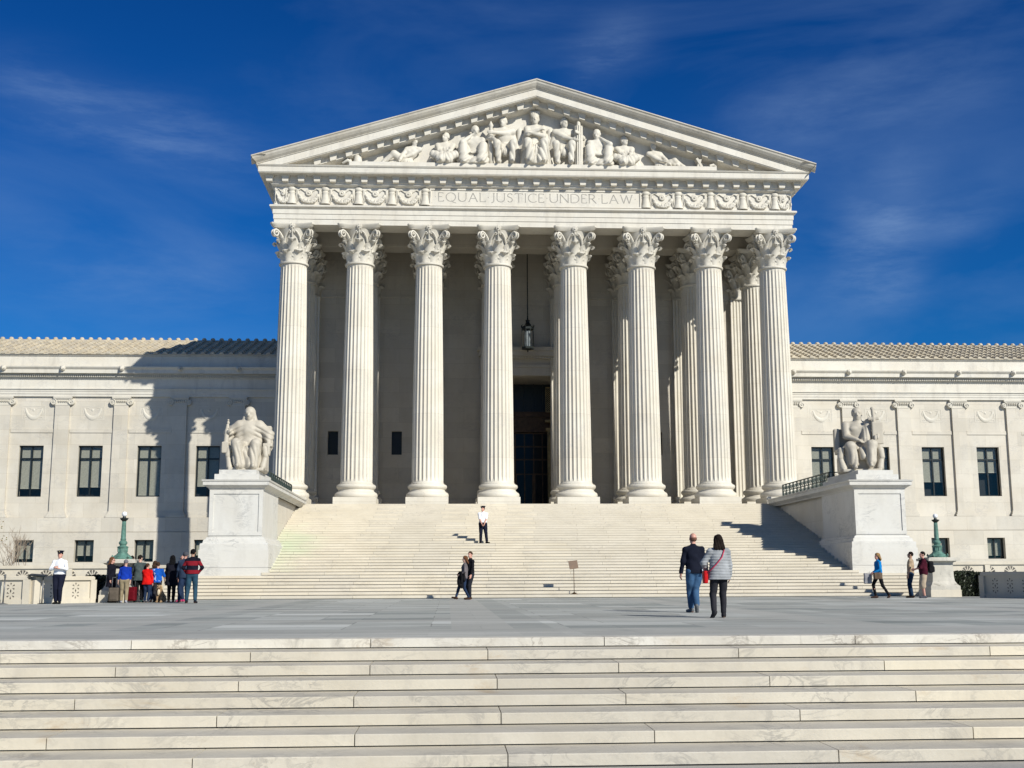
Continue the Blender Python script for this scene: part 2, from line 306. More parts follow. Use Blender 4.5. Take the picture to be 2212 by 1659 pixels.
# ------------------------------------------------------------------ implicit surfaces (figures, drapery)
BIG = 1e3
class SDF:
    def __init__(s, k=.03): s.p = []; s.k = k
    def _a(s, kind, lo, hi, fn, k, sub): s.p.append((np.array(lo, float), np.array(hi, float), fn, s.k if k is None else k, sub)); return s
    def rc(s, a, b, ra, rb=None, k=None, fy=1., fx=1., sub=False):
        rb = ra if rb is None else rb; a = np.array(a, float); b = np.array(b, float); S = np.array([1/fx, 1/fy, 1.]); m = min(fx, fy, 1.)
        A, B = a*S, b*S; d = B-A; L2 = max(float(d@d), 1e-12)
        def fn(P):
            p = [P[i]*S[i] for i in range(3)]
            t = np.clip(sum((p[i]-A[i])*d[i] for i in range(3))/L2, 0, 1)
            q2 = sum((p[i]-A[i]-t*d[i])**2 for i in range(3)); return (np.sqrt(q2)-(ra+(rb-ra)*t))*m
        rr = np.array([max(ra, rb)*fx, max(ra, rb)*fy, max(ra, rb)]); return s._a('rc', np.minimum(a, b)-rr, np.maximum(a, b)+rr, fn, k, sub)
    def el(s, c, r, rot=None, k=None, sub=False):
        c = np.array(c, float); r = np.array(r, float); Rm = np.eye(3) if rot is None else np.array(rot)
        def fn(P):
            p = [P[i]-c[i] for i in range(3)]; l = [sum(Rm[j, i]*p[j] for j in range(3))/r[i] for i in range(3)]
            q0 = np.sqrt(l[0]**2+l[1]**2+l[2]**2)+1e-9; q1 = np.sqrt(sum((l[i]/r[i])**2 for i in range(3)))+1e-9
            return q0*(q0-1)/q1
        e = np.full(3, r.max()) if rot is not None else r; return s._a('el', c-e, c+e, fn, k, sub)
    def bx(s, c, h, rd=.02, rot=None, k=None, sub=False):
        c = np.array(c, float); h = np.array(h, float); Rm = np.eye(3) if rot is None else np.array(rot)
        def fn(P):
            p = [P[i]-c[i] for i in range(3)]; l = [np.abs(sum(Rm[j, i]*p[j] for j in range(3)))-(h[i]-rd) for i in range(3)]
            return np.sqrt(sum(np.maximum(v, 0)**2 for v in l))+np.minimum(np.maximum(np.maximum(l[0], l[1]), l[2]), 0)-rd
        e = np.full(3, np.linalg.norm(h)) if rot is not None else h; return s._a('bx', c-e, c+e, fn, k, sub)
    def mesh(s, vox, disp=None, clips=()):
        adds = [q_ for q_ in s.p if not q_[4]]
        lo = np.min([q_[0] for q_ in adds], 0)-4*vox; hi = np.max([q_[1] for q_ in adds], 0)+4*vox
        n = np.ceil((hi-lo)/vox).astype(int)+1; ax = [lo[i]+vox*np.arange(n[i]) for i in range(3)]
        F = np.full(n, BIG)
        for l_, h_, fn, k, sub in s.p:
            mg = 3*vox+k
            i0 = np.maximum(np.floor((l_-mg-lo)/vox).astype(int), 0); i1 = np.minimum(np.ceil((h_+mg-lo)/vox).astype(int)+1, n)
            if np.any(i1 <= i0): continue
            sl_ = tuple(slice(i0[i], i1[i]) for i in range(3))
            P = np.meshgrid(ax[0][sl_[0]], ax[1][sl_[1]], ax[2][sl_[2]], indexing='ij', sparse=True)
            d = fn(P); a = F[sl_]
            if sub:
                b = -d; h = np.clip(.5-.5*(b-a)/k*-1, 0, 1) if False else np.clip(.5+.5*(b-a)/k, 0, 1); F[sl_] = a*(1-h)+b*h+k*h*(1-h)
            else:
                h = np.clip(.5+.5*(d-a)/k, 0, 1); F[sl_] = d*(1-h)+a*h-k*h*(1-h)
        G = np.meshgrid(*ax, indexing='ij', sparse=True)
        if disp: F = F+disp(*G)
        for nrm, d0 in clips:   # keep n.p < d0
            F = np.maximum(F, G[0]*nrm[0]+G[1]*nrm[1]+G[2]*nrm[2]-d0)
        F = np.clip(F, -1, 1)
        F[0], F[-1], F[:, 0], F[:, -1], F[:, :, 0], F[:, :, -1] = 1, 1, 1, 1, 1, 1
        return nets(F, lo, vox)
def nets(F, lo, vox):
    I = F < 0; nx, ny, nz = F.shape
    cnt = np.zeros((nx-1, ny-1, nz-1)); acc = np.zeros((nx-1, ny-1, nz-1, 3))
    corners = [(i, j, k) for i in (0, 1) for j in (0, 1) for k in (0, 1)]
    def C(c): return (slice(c[0], nx-1+c[0]), slice(c[1], ny-1+c[1]), slice(c[2], nz-1+c[2]))
    for a in corners:
        for d in range(3):
            if a[d]: continue
            b = list(a); b[d] = 1; Ia, Ib = I[C(a)], I[C(b)]; m = Ia != Ib
            if not m.any(): continue
            fa, fb = F[C(a)][m], F[C(b)][m]; t = fa/(fa-fb); off = np.zeros((len(t), 3)); off[:] = a; off[:, d] = t
            cnt[m] += 1; acc[m] += off
    m = cnt > 0; idx = -np.ones(m.shape, int); idx[m] = np.arange(m.sum())
    base = np.argwhere(m); V = lo+vox*(base+acc[m]/cnt[m][:, None]); Q = []
    for d in range(3):
        a, b = (d+1) % 3, (d+2) % 3
        s0 = [slice(None)]*3; s1 = [slice(None)]*3; s0[d] = slice(0, -1); s1[d] = slice(1, None)
        cr = I[tuple(s0)] != I[tuple(s1)]; ii = np.argwhere(cr)
        ii = ii[(ii[:, a] > 0) & (ii[:, b] > 0) & (ii[:, a] < F.shape[a]-1) & (ii[:, b] < F.shape[b]-1)]
        if len(ii) == 0: continue
        def g(da, db):
            t = ii.copy(); t[:, a] -= da; t[:, b] -= db; return idx[t[:, 0], t[:, 1], t[:, 2]]
        Q.append(np.stack([g(1, 1), g(0, 1), g(0, 0), g(1, 0)], 1))
    Q = np.concatenate(Q); Q = Q[(Q >= 0).all(1)]
    return V, Q
def sdf_obj(name, vq, mat, parent=None, scale=1., loc=None, rz=None):
    V, Q = vq; me = bpy.data.meshes.new(name); me.from_pydata((V*scale).tolist(), [], Q.tolist()); me.update()
    o = link(name, me, mat, parent, True, loc)
    if rz is not None: o.rotation_euler = (0, 0, rz)
    return o
def folds(amp, f=1.):
    return lambda x, y, z: amp*(np.sin(f*(23*x+9*z)+2*np.sin(f*11*z+5*y))+.7*np.sin(f*(31*y-13*z)+1.5*np.sin(f*17*x))) 
# ================================================================== SETTING: ground, plaza, steps
g = MB(); g.add([(-1500,-900,-1.076),(1500,-900,-1.076),(1500,1800,-1.076),(-1500,1800,-1.076)], [(0,1,2,3)]); tag(g.build('ground', M_SIDE), kind='structure')
g = MB(); g.box(-160, 160, 17.02, 300, -1.0, 0.0, bot=False); tag(g.build('plaza', M_PLAZA), kind='structure')

def course(mb, core, y0, y1, z0, z1, xa, xb, joints, gap=.005, rec=.02, gz=.011):
    xs = [xa]+sorted(j for j in joints if xa+.3 < j < xb-.3)+[xb]
    pr = [(y0+rec, z0), (y0+rec, z0+gz), (y0, z0+gz+.005), (y0, z1-.010), (y0+.004, z1-.003), (y0+.014, z1), (y1, z1), (y1, z0)]
    for a, b in zip(xs[:-1], xs[1:]):
        n = len(pr); dy = random.uniform(-.002, .002); dz = random.uniform(-.0015, 0)
        vs = [(a+gap, y+dy, z+(dz if z > z0+.02 else 0)) for y, z in pr]+[(b-gap, y+dy, z+(dz if z > z0+.02 else 0)) for y, z in pr]
        mb.add(vs, [(i, (i+1) % n, n+(i+1) % n, n+i) for i in range(n)]+[tuple(range(n-1, -1, -1)), tuple(range(n, 2*n))])
    core.box(xa+.02, xb-.02, y0+.07, y1-.01, z0+.002, z1-.03)

# lower flight: eight risers up to the plaza
RIS, TRD, Y0L = .134, .631, 16.70
low = empty('front_steps', (0, 0, 0), label='broad cream marble steps across the very front, dark joints between long slabs', cat='staircase')
core = MB()
je = [-9.35-3.25*k for k in range(7, 0, -1)]+[-9.4, -6.2, -3.0, .5]+[.5+3.4*k for k in range(1, 9)]
jo = [-7.75-3.25*k for k in range(7, 0, -1)]+[-7.75, -4.6, -1.2, 2.29]+[2.29+3.4*k for k in range(1, 9)]
for i in range(8):
    m = MB(); y0 = Y0L-TRD*i; z1 = -RIS*i
    sh = random.uniform(-.06, .06)
    course(m, core, y0, y0+(.34 if i == 0 else TRD+.03), z1-RIS, z1, -30, 28, [x+sh for x in (jo if i % 2 else je)] if i else [x+1.6 if 0 else x for x in (-16, -12.7, -9.5, -6.23, -2.97, .61, 4, 7.3, 10.6, 14)], gap=.0055, rec=.055, gz=.009)
    s_ = m.build('step', M_EDGE if i == 0 else M_LSTEP, low)
core.build('bedding', M_CREV, low)

# upper flight: thirty-six risers between the two pedestals
NR, RU, TU, YB = 36, .138, .5036, 48.84
YT = YB+35*TU; ZT = NR*RU
upf = empty('grand_staircase', (0, 0, 0), label='wide cream marble staircase rising from the plaza to the columns between two statue pedestals', cat='staircase')
core = MB()
for i in range(NR):
    m = MB(); y0 = YB+TU*i; hw = 17.0 if i < 7 else (13.3 if i < 17 else 13.56)
    st = random.uniform(0, 3.2) if i % 2 else random.uniform(1.2, 1.8)
    base = -3.55+(.12*(i//3)) if i % 2 else -1.9+.1*(i//3)
    js = [base+3.62*k+(.5 if i > 17 else 0) for k in range(-6, 8)]
    js = [j+random.uniform(-.12, .12) for j in js]
    y1 = y0+TU+.03 if i < NR-1 else 79.9
    if i < NR-1: course(m, core, y0, y1, RU*i, RU*(i+1), -hw, hw, js, gap=.004, rec=.05, gz=.024)
    else: course(m, core, y0, y0+2.6, RU*i, RU*(i+1), -hw, hw, js, gap=.003, rec=.018)
    m.build('step', M_STEP, upf)
core.build('bedding', M_CREV, upf)

# ================================================================== COURTHOUSE
BX = empty('courthouse', (0, 0, 0), label='white marble courthouse with sculpted pediment on fluted columns and long window wings', cat='courthouse')
Yc, Yf, AX = 67.72, 66.97, 15.45
colX = [-14.32, -10.43, -6.35, -2.27, 2.27, 6.35, 10.43, 14.32]
Yc2, Yp = 72.15, 75.73   # second row; pilaster row at the back wall
m = MB(); m.box(-15.7, 15.7, YT+2.7, 80.2, 0, ZT-.002); m.box(-15.7, -13.5, YT+.02, YT+2.7, 0, ZT-.003); m.box(13.5, 15.7, YT+.02, YT+2.7, 0, ZT-.003)
m.build('portico_floor', M_WALL, BX)

# ---- column: shaft with flutes
def fluted(r0, r1, z0, z1, nfl=24, rings=14):
    mb = MB(); per = 8; n = nfl*per; vs = []
    zs = [z0, z0+.05, z0+.22]+[z0+.35+(z1-z0-.7)*t/(rings-1) for t in range(rings)]+[z1-.2, z1-.05, z1]
    for z in zs:
        t = (z-z0)/(z1-z0); r = r0+(r1-r0)*(t**1.6)
        e = min(1, max(0, (z-z0-.05)/.17))*min(1, max(0, (z1-.05-z)/.15)); dep = .072*(r/r0)*math.sqrt(e)
        for i in range(n):
            a = 2*PI*(i+.0)/n; ph = (i % per)/per
            # 2 of 8 samples lie on the fillet
            q_ = 0 if ph < .2 else math.sin(PI*(ph-.125)/.875)
            q_ = math.sqrt(max(0, q_))
            rr = r-dep*q_+(0 if ph >= .2 else 0)
            vs.append((rr*math.cos(a), rr*math.sin(a), z))
    m_ = len(zs); fs = [(j*n+i, j*n+(i+1) % n, (j+1)*n+(i+1) % n, (j+1)*n+i) for j in range(m_-1) for i in range(n)]
    fs += [tuple(range(n-1, -1, -1)), tuple((m_-1)*n+i for i in range(n))]
    mb.add(vs, fs); return mb
ZB0, ZB1, ZS0, ZS1, ZC0, ZC1 = ZT, 5.36, 6.22, 19.02, 19.14, 21.36
def attic_base(mb, k=1.):
    pr = [(1.17, ZB1), (1.20, ZB1+.03), (1.22, ZB1+.1), (1.225, ZB1+.17), (1.21, ZB1+.24), (1.16, ZB1+.30), (1.09, ZB1+.32), (1.08, ZB1+.36), (1.03, ZB1+.38), (1.01, ZB1+.44), (1.03, ZB1+.50), (1.08, ZB1+.52), (1.09, ZB1+.55), (1.12, ZB1+.58), (1.13, ZB1+.65), (1.11, ZB1+.72), (1.06, ZB1+.76), (.98, ZB1+.77), (.98, ZB1+.82), (.935, ZB1+.84), (.92, ZS0+.06)]
    mb.lathe([(r*k, z) for r, z in pr], 48)
# ---- Corinthian capital
def leaf(mb, ang, rbase, z0, h, wid, out_, lean=.0, curl=.16):
    U, V = 7, 12; vs = []
    for side in (0, 1):
        for j in range(V):
            t = j/(V-1)
            if t < .72: s_ = t/.72; r = rbase+.03+lean*s_+out_*(s_**3)*.55; z = z0+h*s_*.93
            else: s_ = (t-.72)/.28; a = s_*PI*1.15; r = rbase+.03+lean+out_*.55+curl*math.sin(a*.85)*1.0+out_*.25*s_; z = z0+h*.93+curl*.42*math.sin(a)-curl*.9*max(0, s_-.5)
            wv = wid*(.62+.5*math.sin(PI*min(1, t*.9+.08)))*(1 if t < .8 else 1-.75*(t-.8)/.2)
            wv *= 1+.16*math.sin(t*24)*(t < .85)
            for i in range(U):
                u = (i/(U-1)-.5)*2; rr = r-side*.05+.035*math.cos(u*PI*.5)-.05*u*u-.018*abs(math.sin(u*PI*1.5)); a = ang+u*wv/max(rr, .5)*.5
                vs.append((rr*math.cos(a), rr*math.sin(a), z-side*.012))
    fs = []
    for side in (0, 1):
        for j in range(V-1):
            for i in range(U-1): fs.append(tuple(side*U*V+k for k in (j*U+i, j*U+i+1, (j+1)*U+i+1, (j+1)*U+i)))
    for j in range(V-1):
        for i in (0, U-1): fs.append((j*U+i, (j+1)*U+i, U*V+(j+1)*U+i, U*V+j*U+i))
    for i in range(U-1): fs.append(((V-1)*U+i, (V-1)*U+i+1, U*V+(V-1)*U+i+1, U*V+(V-1)*U+i))
    mb.add(vs, fs)
def spiral(mb, cx, cz, ang, r0, turns, w0, rad_c, flip=1):
    """volute scroll in the vertical plane through the column axis at angle ang; cx = radial centre"""
    pts = []; rs = []; n = 26
    for i in range(n):
        t = i/(n-1); a = PI/2+flip*2*PI*turns*t; r = r0*(1-t)**.8+.02; x = cx+r*math.cos(a)*1.0; z = cz+r*math.sin(a)
        pts.append((x*math.cos(ang), x*math.sin(ang), z)); rs.append(w0*(1-.5*t))
    mb.tube(pts, rs, 7)
def capital_mb():
    mb = MB(); H = ZC1-ZC0; r = .76
    mb.lathe([(.80, -.12), (.86, -.10), (.875, -.05), (.86, 0), (.80, .02), (r, .04)], 40)
    mb.lathe([(r, .0), (r, .5), (r+.03, 1.2), (r+.12, 1.6), (r+.30, H-.26)], 32)
    for k in range(8): leaf(mb, 2*PI*k/8+PI/8, r, .02, .60, .60, .27, .02, .14)
    for k in range(8): leaf(mb, 2*PI*k/8, r, .30, .98, .54, .42, .04, .175)
    for k in range(4):
        a = PI/4+PI/2*k
        # corner stalk, big volute and the leaf below it
        pts = [((r+.05+x)*math.cos(a+da), (r+.05+x)*math.sin(a+da), z) for x, z, da in ((0, .85, .0), (.03, 1.15, 0), (.12, 1.42, 0), (.30, 1.66, 0), (.50, 1.80, 0), (.66, 1.83, 0))]
        for o in (-.09, .09):
            mb.tube([(p[0]-o*math.sin(a), p[1]+o*math.cos(a), p[2]) for p in pts], [.09, .09, .085, .08, .08, .07], 6)
            c_ = MB(); spiral(c_, r+.62, 1.62, a, .20, 1.35, .065, 0, -1)
            mb.add([(x-o*math.sin(a), y+o*math.cos(a), z) for x, y, z in c_.v], c_.f)
        leaf(mb, a, r+.10, .95, .52, .42, .34, .1, .14)
        for sg in (-1, 1):    # inner helices towards the middle of each face
            aa = a+sg*.52
            pp = [((r+.08+x)*math.cos(a+sg*da), (r+.08+x)*math.sin(a+sg*da), z) for x, z, da in ((0, .85, .12), (.04, 1.2, .22), (.12, 1.5, .36), (.2, 1.72, .52), (.22, 1.80, .62), (.22, 1.74, .70), (.2, 1.66, .66))]
            mb.tube(pp, [.07, .07, .06, .055, .05, .05, .04], 6)
    # concave-sided abacus
    def ab(rr, cc, n=9):
        P = []
        for k in range(4):
            a0 = PI/2*k-PI/4; a1 = a0+PI/2
            p0 = Vector((math.cos(a0), math.sin(a0)))*cc; p1 = Vector((math.cos(a1), math.sin(a1)))*cc
            d = (p1-p0).normalized(); p0 = p0+d*.11; p1 = p1-d*.11; nn = Vector((math.cos((a0+a1)/2), math.sin((a0+a1)/2)))
            for i in range(n):
                t = i/(n-1); p = p0+(p1-p0)*t-nn*(rr*4*t*(1-t)); P.append(p)
        return P
    lv = [(1.60, .20, H-.27), (1.66, .20, H-.22), (1.70, .2, H-.20), (1.74, .2, H-.12), (1.80, .2, H-.08), (1.80, .2, H)]
    vs = []; 
    for cc, rr, z in lv: vs += [(p.x, p.y, z) for p in ab(rr, cc)]
    n = 36; fs = [(j*n+i, j*n+(i+1) % n, (j+1)*n+(i+1) % n, (j+1)*n+i) for j in range(len(lv)-1) for i in range(n)]
    fs += [tuple(range(n-1, -1, -1)), tuple((len(lv)-1)*n+i for i in range(n))]; mb.add(vs, fs)
    for k in range(4):
        a = PI/2*k; d = Vector((math.cos(a), math.sin(a), 0)); e_ = Vector((-d.y, d.x, 0)); c = d*1.08+Vector((0, 0, H-.16))
        for j in range(7):
            b = 2*PI*j/7; p = c+e_*(.15*math.cos(b))+Vector((0, 0, .15*math.sin(b))); mb.tube([c, p, p+d*.05], [.06, .075, .02], 6)
        mb.tube([c, c+d*.13], [.07, .05], 6)
        mb.tube([d*.84+Vector((0, 0, 1.15)), d*.95+Vector((0, 0, 1.5)), c-Vector((0, 0, .1))], [.04, .04, .05], 6)
    return mb
cap_mb = capital_mb()
def build_column(x, y):
    s_ = fluted(.915, .765, ZS0, ZS1).build('column', M_SHAFT, BX, True, angle=35); s_.location = (x, y, 0)
    c = cap_mb.build('capital', M_CARVE, s_, True, (0, 0, ZC0), angle=50)
    m = MB(); attic_base(m); m.build('base', M_SHAFT, s_, True, angle=60)
    m = MB(); m.box(-1.21, 1.21, -1.21, 1.21, ZB0+.001, ZB1); m.build('plinth', M_SHAFT, s_)
    return s_
c0 = build_column(colX[0], Yc)
for x in colX[1:]: copy_part(c0, BX, (x, Yc, 0))
for x in colX: copy_part(c0, BX, (x, Yc2, 0))
# pilasters at the back wall
def pilaster(x):
    mb = MB(); w_, n, d = .80, 7, .33; y0 = Yp-.2-.33; pr = []
    fl = 2*w_/(n*1.3+.3)
    xs = -w_
    pts = [(-w_, y0)]
    for k in range(n):
        a = -w_+fl*.3+k*fl*1.3
        for j in range(6): t = j/5; pts.append((a+fl*t, y0+.055*math.sin(PI*t)))
    pts.append((w_, y0)); pts += [(w_, Yp-.18), (-w_, Yp-.18)]
    n_ = len(pts); vs = [(px, py, ZS0-.3) for px, py in pts]+[(px*.93, py, ZS1) for px, py in pts]
    mb.add(vs, [(i, (i+1) % n_, n_+(i+1) % n_, n_+i) for i in range(n_)]+[tuple(range(n_)), tuple(range(2*n_-1, n_-1, -1))])
    o = mb.build('pilaster', M_SHAFT, BX); o.location = (x, 0, 0)
    m = MB()
    for h0, h1, e in ((ZB0, ZB1, .2), (ZB1, ZB1+.22, .17), (ZB1+.22, ZB1+.4, .08), (ZB1+.4, ZB1+.58, .12), (ZB1+.58, ZS0-.28, .04)): m.box(-w_-e, w_+e, y0-e, Yp-.19, h0+.001, h1)
    m.build('base', M_SHAFT, o)
    m = MB(); m.add([(v[0]*.97, v[1]*.72, v[2]) for v in cap_mb.v], cap_mb.f); m.build('capital', M_CARVE, o, True, (0, Yp-.05, ZC0), angle=50)
    return o
p0 = pilaster(colX[0])
for x in colX[1:]: copy_part(p0, BX, (x, 0, 0))

# ---- entablature (three sides)
YBK = 96.
m = MB()
prof = [(-1.45, 21.38), (0, 21.38), (0, 21.70), (.04, 21.715), (.04, 22.00), (.08, 22.015), (.08, 22.30), (.12, 22.33), (.24, 22.40), (.25, 22.42), (.25, 22.50), (.20, 22.53), (0.0, 22.60)]
sweepU(m, prof, AX, Yf, YBK); m.build('architrave', M_ENT, BX)
m = MB(); sweepU(m, [(0, 22.60), (0, 23.68)], AX, Yf, YBK); m.build('frieze', M_ENT, BX)
m = MB(); sweepU(m, [(0, 23.68), (.08, 23.69), (.16, 23.73), (.22, 23.78), (.22, 23.88), (.26, 23.90), (.26, 24.26), (.84, 24.265), (.84, 24.30), (.87, 24.31), (.88, 24.62), (.93, 24.64), (.98, 24.72), (-1.6, 24.80)], AX, Yf, YBK); m.build('cornice', M_ENT, BX)
# sima along the two flanks
for sg in (-1, 1):
    m = MB(); pr = [(.90, 24.60), (.94, 24.74), (1.00, 24.82), (1.12, 24.92), (1.20, 25.06), (1.22, 25.16), (.4, 25.22)]
    n = len(pr); vs = [(sg*(AX+o), Yf-1.28, z) for o, z in pr]+[(sg*(AX+o), YBK, z) for o, z in pr]; m.add(vs, [(i, i+1, n+i+1, n+i) for i in range(n-1)]); m.build('gutter_moulding', M_CROWN, BX)
# modillions
mm = MB(); mm.prism([(-.25, .36), (.25, .36), (.25, .30), (.215, .28), (.165, -.03), (-.165, -.03), (-.215, .28), (-.25, .30)], .05, .30, lambda x, y, z: (x, y, z+ (0 if z > .2 else .0)))
mm.v = [(x, y, z-(.03*y/.30 if z < .1 else 0)) for x, y, z in mm.v]
mod = mm.build('modillion', M_CARVE, BX); mod.location = (-15.72, Yf-.54, 23.905)
PM = 31.44/34
for k in range(1, 35): copy_part(mod, BX, (-15.72+PM*k, Yf-.54, 23.905))
for sg in (-1, 1):
    for k in range(1, 9):
        o = copy_part(mod, BX, (sg*(AX+.54), Yf+PM*k, 23.905), rz=-sg*-PI/2 if sg < 0 else PI/2)
        if sg < 0: o.rotation_euler = (0, 0, -PI/2)
# ---- pediment
SL = .302; ZAP = 30.20; XT = AX+1.22
def rake(mb, prof, yback=None):
    """profile (out, dz) with dz measured down from the top line, swept from eave to apex to eave"""
    n = len(prof); vs = []
    for o, dz in prof:
        vs += [(-XT-.02, Yf-o, ZAP-SL*XT+dz), (0, Yf-o, ZAP+dz), (XT+.02, Yf-o, ZAP-SL*XT+dz)]
    mb.add(vs, [(j*3+i, j*3+i+1, (j+1)*3+i+1, (j+1)*3+i) for j in range(n-1) for i in range(2)])
m = MB(); pr = [(-.3, .02), (1.26, 0), (1.28, -.02), (1.28, -.07), (1.22, -.12), (1.19, -.22), (1.08, -.36), (.98, -.44), (.94, -.47), (.94, -.50)]; rake(m, pr); m.build('raking_crown', M_CROWN, BX)
# raking corona, clipped where it meets the level cornice
def rake_clip(mb, prof, zmin=24.74):
    n = len(prof); V = []
    for o, dz in prof:
        xe = min(XT-.3, (ZAP+dz-zmin)/SL); V += [(-xe, Yf-o, ZAP+dz-SL*xe), (0, Yf-o, ZAP+dz), (xe, Yf-o, ZAP+dz-SL*xe)]
    mb.add(V, [(j*3+i, j*3+i+1, (j+1)*3+i+1, (j+1)*3+i) for j in range(n-1) for i in range(2)])
m = MB(); rake_clip(m, [(.94, -.49), (.88, -.51), (.88, -.93), (.84, -.935), (.84, -.98), (.26, -.985), (.26, -1.33), (.20, -1.36), (.12, -1.40), (.0, -1.42), (-.1, -1.43), (-.36, -1.47)]); m.build('raking_cornice', M_ENT, BX)
m = MB(); zt = 24.78; za = ZAP-1.44; xe = (za-zt)/SL
m.add([(-xe, Yf+.33, zt), (xe, Yf+.33, zt), (0, Yf+.33, za)], [(0, 1, 2)]); m.build('tympanum', M_ENT, BX)
m = MB(); m.box(-11.05, 10.8, Yf-.72, Yf+.34, 24.79, 25.05); m.build('sculpture_ledge', M_ENT, BX)
sh = MB(); mm2 = MB()
for k in range(35):
    x = -15.72+PM*k
    zc = ZAP-.985-SL*abs(x)
    if zc-.32 < 24.80: continue
    mb = MB(); s_ = -SL if x > 0 else SL
    if abs(x) < .1: s_ = 0
    mb.add([(px, py, pz+s_*px) for px, py, pz in mm.v], mm.f)
    mb.build('modillion', M_CARVE, BX).location = (x, Yf-.54, zc-.362)
# roof behind the pediment
m = MB()
for sg in (-1, 1): m.add([(sg*XT, Yf-1.2, ZAP-SL*XT+.02), (0, Yf-1.2, ZAP+.02), (0, YBK, ZAP+.02), (sg*XT, YBK, ZAP-SL*XT+.02)], [(0, 1, 2, 3)])
m.add([(-XT, YBK, 24.8), (XT, YBK, 24.8), (0, YBK, ZAP)], [(0, 1, 2)]); m.build('roof', M_ROOFT, BX)
# ---- portico ceiling, beams and back wall
m = MB(); m.box(-15.2, 15.2, 68.40, 79.0, 22.25, 22.4); m.build('portico_ceiling', M_WALL, BX)
m = MB(); m.box(-15.0, 15.0, Yc2-.72, Yc2+.72, 21.38, 22.26)
m.box(-15.42, 15.42, 68.36, 68.42, 21.385, 22.26)
for x in colX[1:-1]: m.box(x-.62, x+.62, 68.43, Yc2-.73, 21.62, 22.255); m.box(x-.62, x+.62, Yc2+.73, 75.7, 21.62, 22.255)
for y in (69.2, 70.2): m.box(-15, 15, y, y+.18, 22.05, 22.252)
m.build('ceiling_beams', M_WALL, BX)
# back wall with door opening and six small square windows
WY = 75.55; wins = [(-12.58, 8.69, 10.22), (-8.49, 8.69, 10.22), (12.58, 8.69, 10.22), (8.49, 8.69, 10.22)]
m = MB(); m.box(-14.95, -12.92, WY, WY+.6, ZT, 22.26); 
def wallx(a, b, z0=ZT, z1=22.26): m.box(a, b, WY, WY+.6, z0, z1)
wallx(-12.92, -12.25, ZT, 8.69); wallx(-12.92, -12.25, 10.22); wallx(-12.25, -8.82); wallx(-8.82, -8.16, ZT, 8.69); wallx(-8.82, -8.16, 10.22); wallx(-8.16, -2.0)
wallx(-2.0, 2.0, 13.9); wallx(2.0, 8.16); wallx(8.16, 8.82, ZT, 8.69); wallx(8.16, 8.82, 10.22); wallx(8.82, 12.25); wallx(12.25, 12.92, ZT, 8.69); wallx(12.25, 12.92, 10.22); wallx(12.92, 14.95)
m.build('portico_wall', M_WALL, BX)
for a, b in ((-14.95, -2.05), (2.05, 14.95)):
    for za, zb, o_ in ((19.06, 19.2, .07), (7.0, 7.08, .04), (ZT+.002, 5.4, .09)):
        m = MB(); m.box(a, b, WY-o_, WY, za, zb); m.build('wall_moulding', M_WALL, BX)
for x, z0, z1 in wins:
    m = MB(); m.box(x-.33, x+.33, WY+.30, WY+.36, z0, z1); o = m.build('grille_window', M_FRAME, BX)
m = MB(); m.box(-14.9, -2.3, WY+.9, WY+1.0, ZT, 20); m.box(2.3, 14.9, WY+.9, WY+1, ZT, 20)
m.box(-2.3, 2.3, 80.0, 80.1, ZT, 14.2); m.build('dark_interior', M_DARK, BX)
# flank walls of the central block
m = MB()
for sg in (-1, 1): m.box(min(sg*15.15, sg*14.0), max(sg*15.15, sg*14.0), WY-.3, YBK, 0, 22.3)
m.box(-14.9, 14.9, YBK-.5, YBK, 0, 24.7); m.build('flank_wall', M_WALL, BX)
# door surround
dr = MB(); dr.box(-2.52, -2.0, WY-.14, WY, ZT, 13.9); dr.box(2.0, 2.52, WY-.14, WY, ZT, 13.9); dr.box(-2.52, 2.52, WY-.141, WY, 13.9, 14.42)
dr.box(-2.75, 2.75, WY-.22, WY, 14.42, 14.62); dr.box(-2.6, 2.6, WY-.12, WY, 14.62, 15.0); dr.box(-3.1, 3.1, WY-.4, WY, 15.0, 15.12); dr.box(-3.2, 3.2, WY-.62, WY, 15.12, 15.45); dr.box(-3.3, 3.3, WY-.75, WY, 15.45, 15.7)
do = dr.build('door_surround', M_WALL, BX)
m = MB()
for k in range(33): m.box(-3.04+k*.19, -2.94+k*.19, WY-.5, WY-.4, 14.98, 15.1)
for sg in (-1, 1): m.box(sg*2.9-.2, sg*2.9+.2, WY-.45, WY-.001, 13.9, 14.98)
m.build('door_bracket_band', M_CARVE, do)
m = MB(); m.box(-2.1, -2.0, WY+.6, 80, ZT, 13.95); m.box(2.0, 2.1, WY+.6, 80, ZT, 13.95); m.box(-2.1, 2.1, WY+.6, 80, 13.92, 14.05); m.build('door_jamb', M_WALL, do)
# bronze door screen
ds = MB(); Y = 78.9
for x in (-1.98, -1.22, -.62, 0, .62, 1.22, 1.9): ds.box(x-.04, x+.04, Y, Y+.1, ZT, 10.55)
for z in (5.2, 7.73, 8.72, 9.6, 10.5): ds.box(-2, 2, Y-.01, Y+.11, z-.045, z+.045)
ds.box(-.72, -.52, Y-.03, Y+.12, ZT, 7.7); ds.box(.52, .72, Y-.03, Y+.12, ZT, 7.7)
d_ = ds.build('door', M_BRONZE, BX)
m = MB(); m.box(-2, 2, Y+.04, Y+.06, ZT, 10.5); m.build('glass', M_DGLASS, d_)
m = MB(); m.box(-2, 2, Y-.25, Y+.1, 10.56, 11.6); m.box(-2, 2, Y-.35, Y+.1, 11.6, 11.95); m.build('door_cornice', M_BRONZE, d_)
m = MB(); m.box(-2, 2, Y+.2, Y+.25, 11.95, 13.9); 
for x in (-1.3, -.65, 0, .65, 1.3): m.box(x-.03, x+.03, Y+.1, Y+.2, 11.95, 13.9)
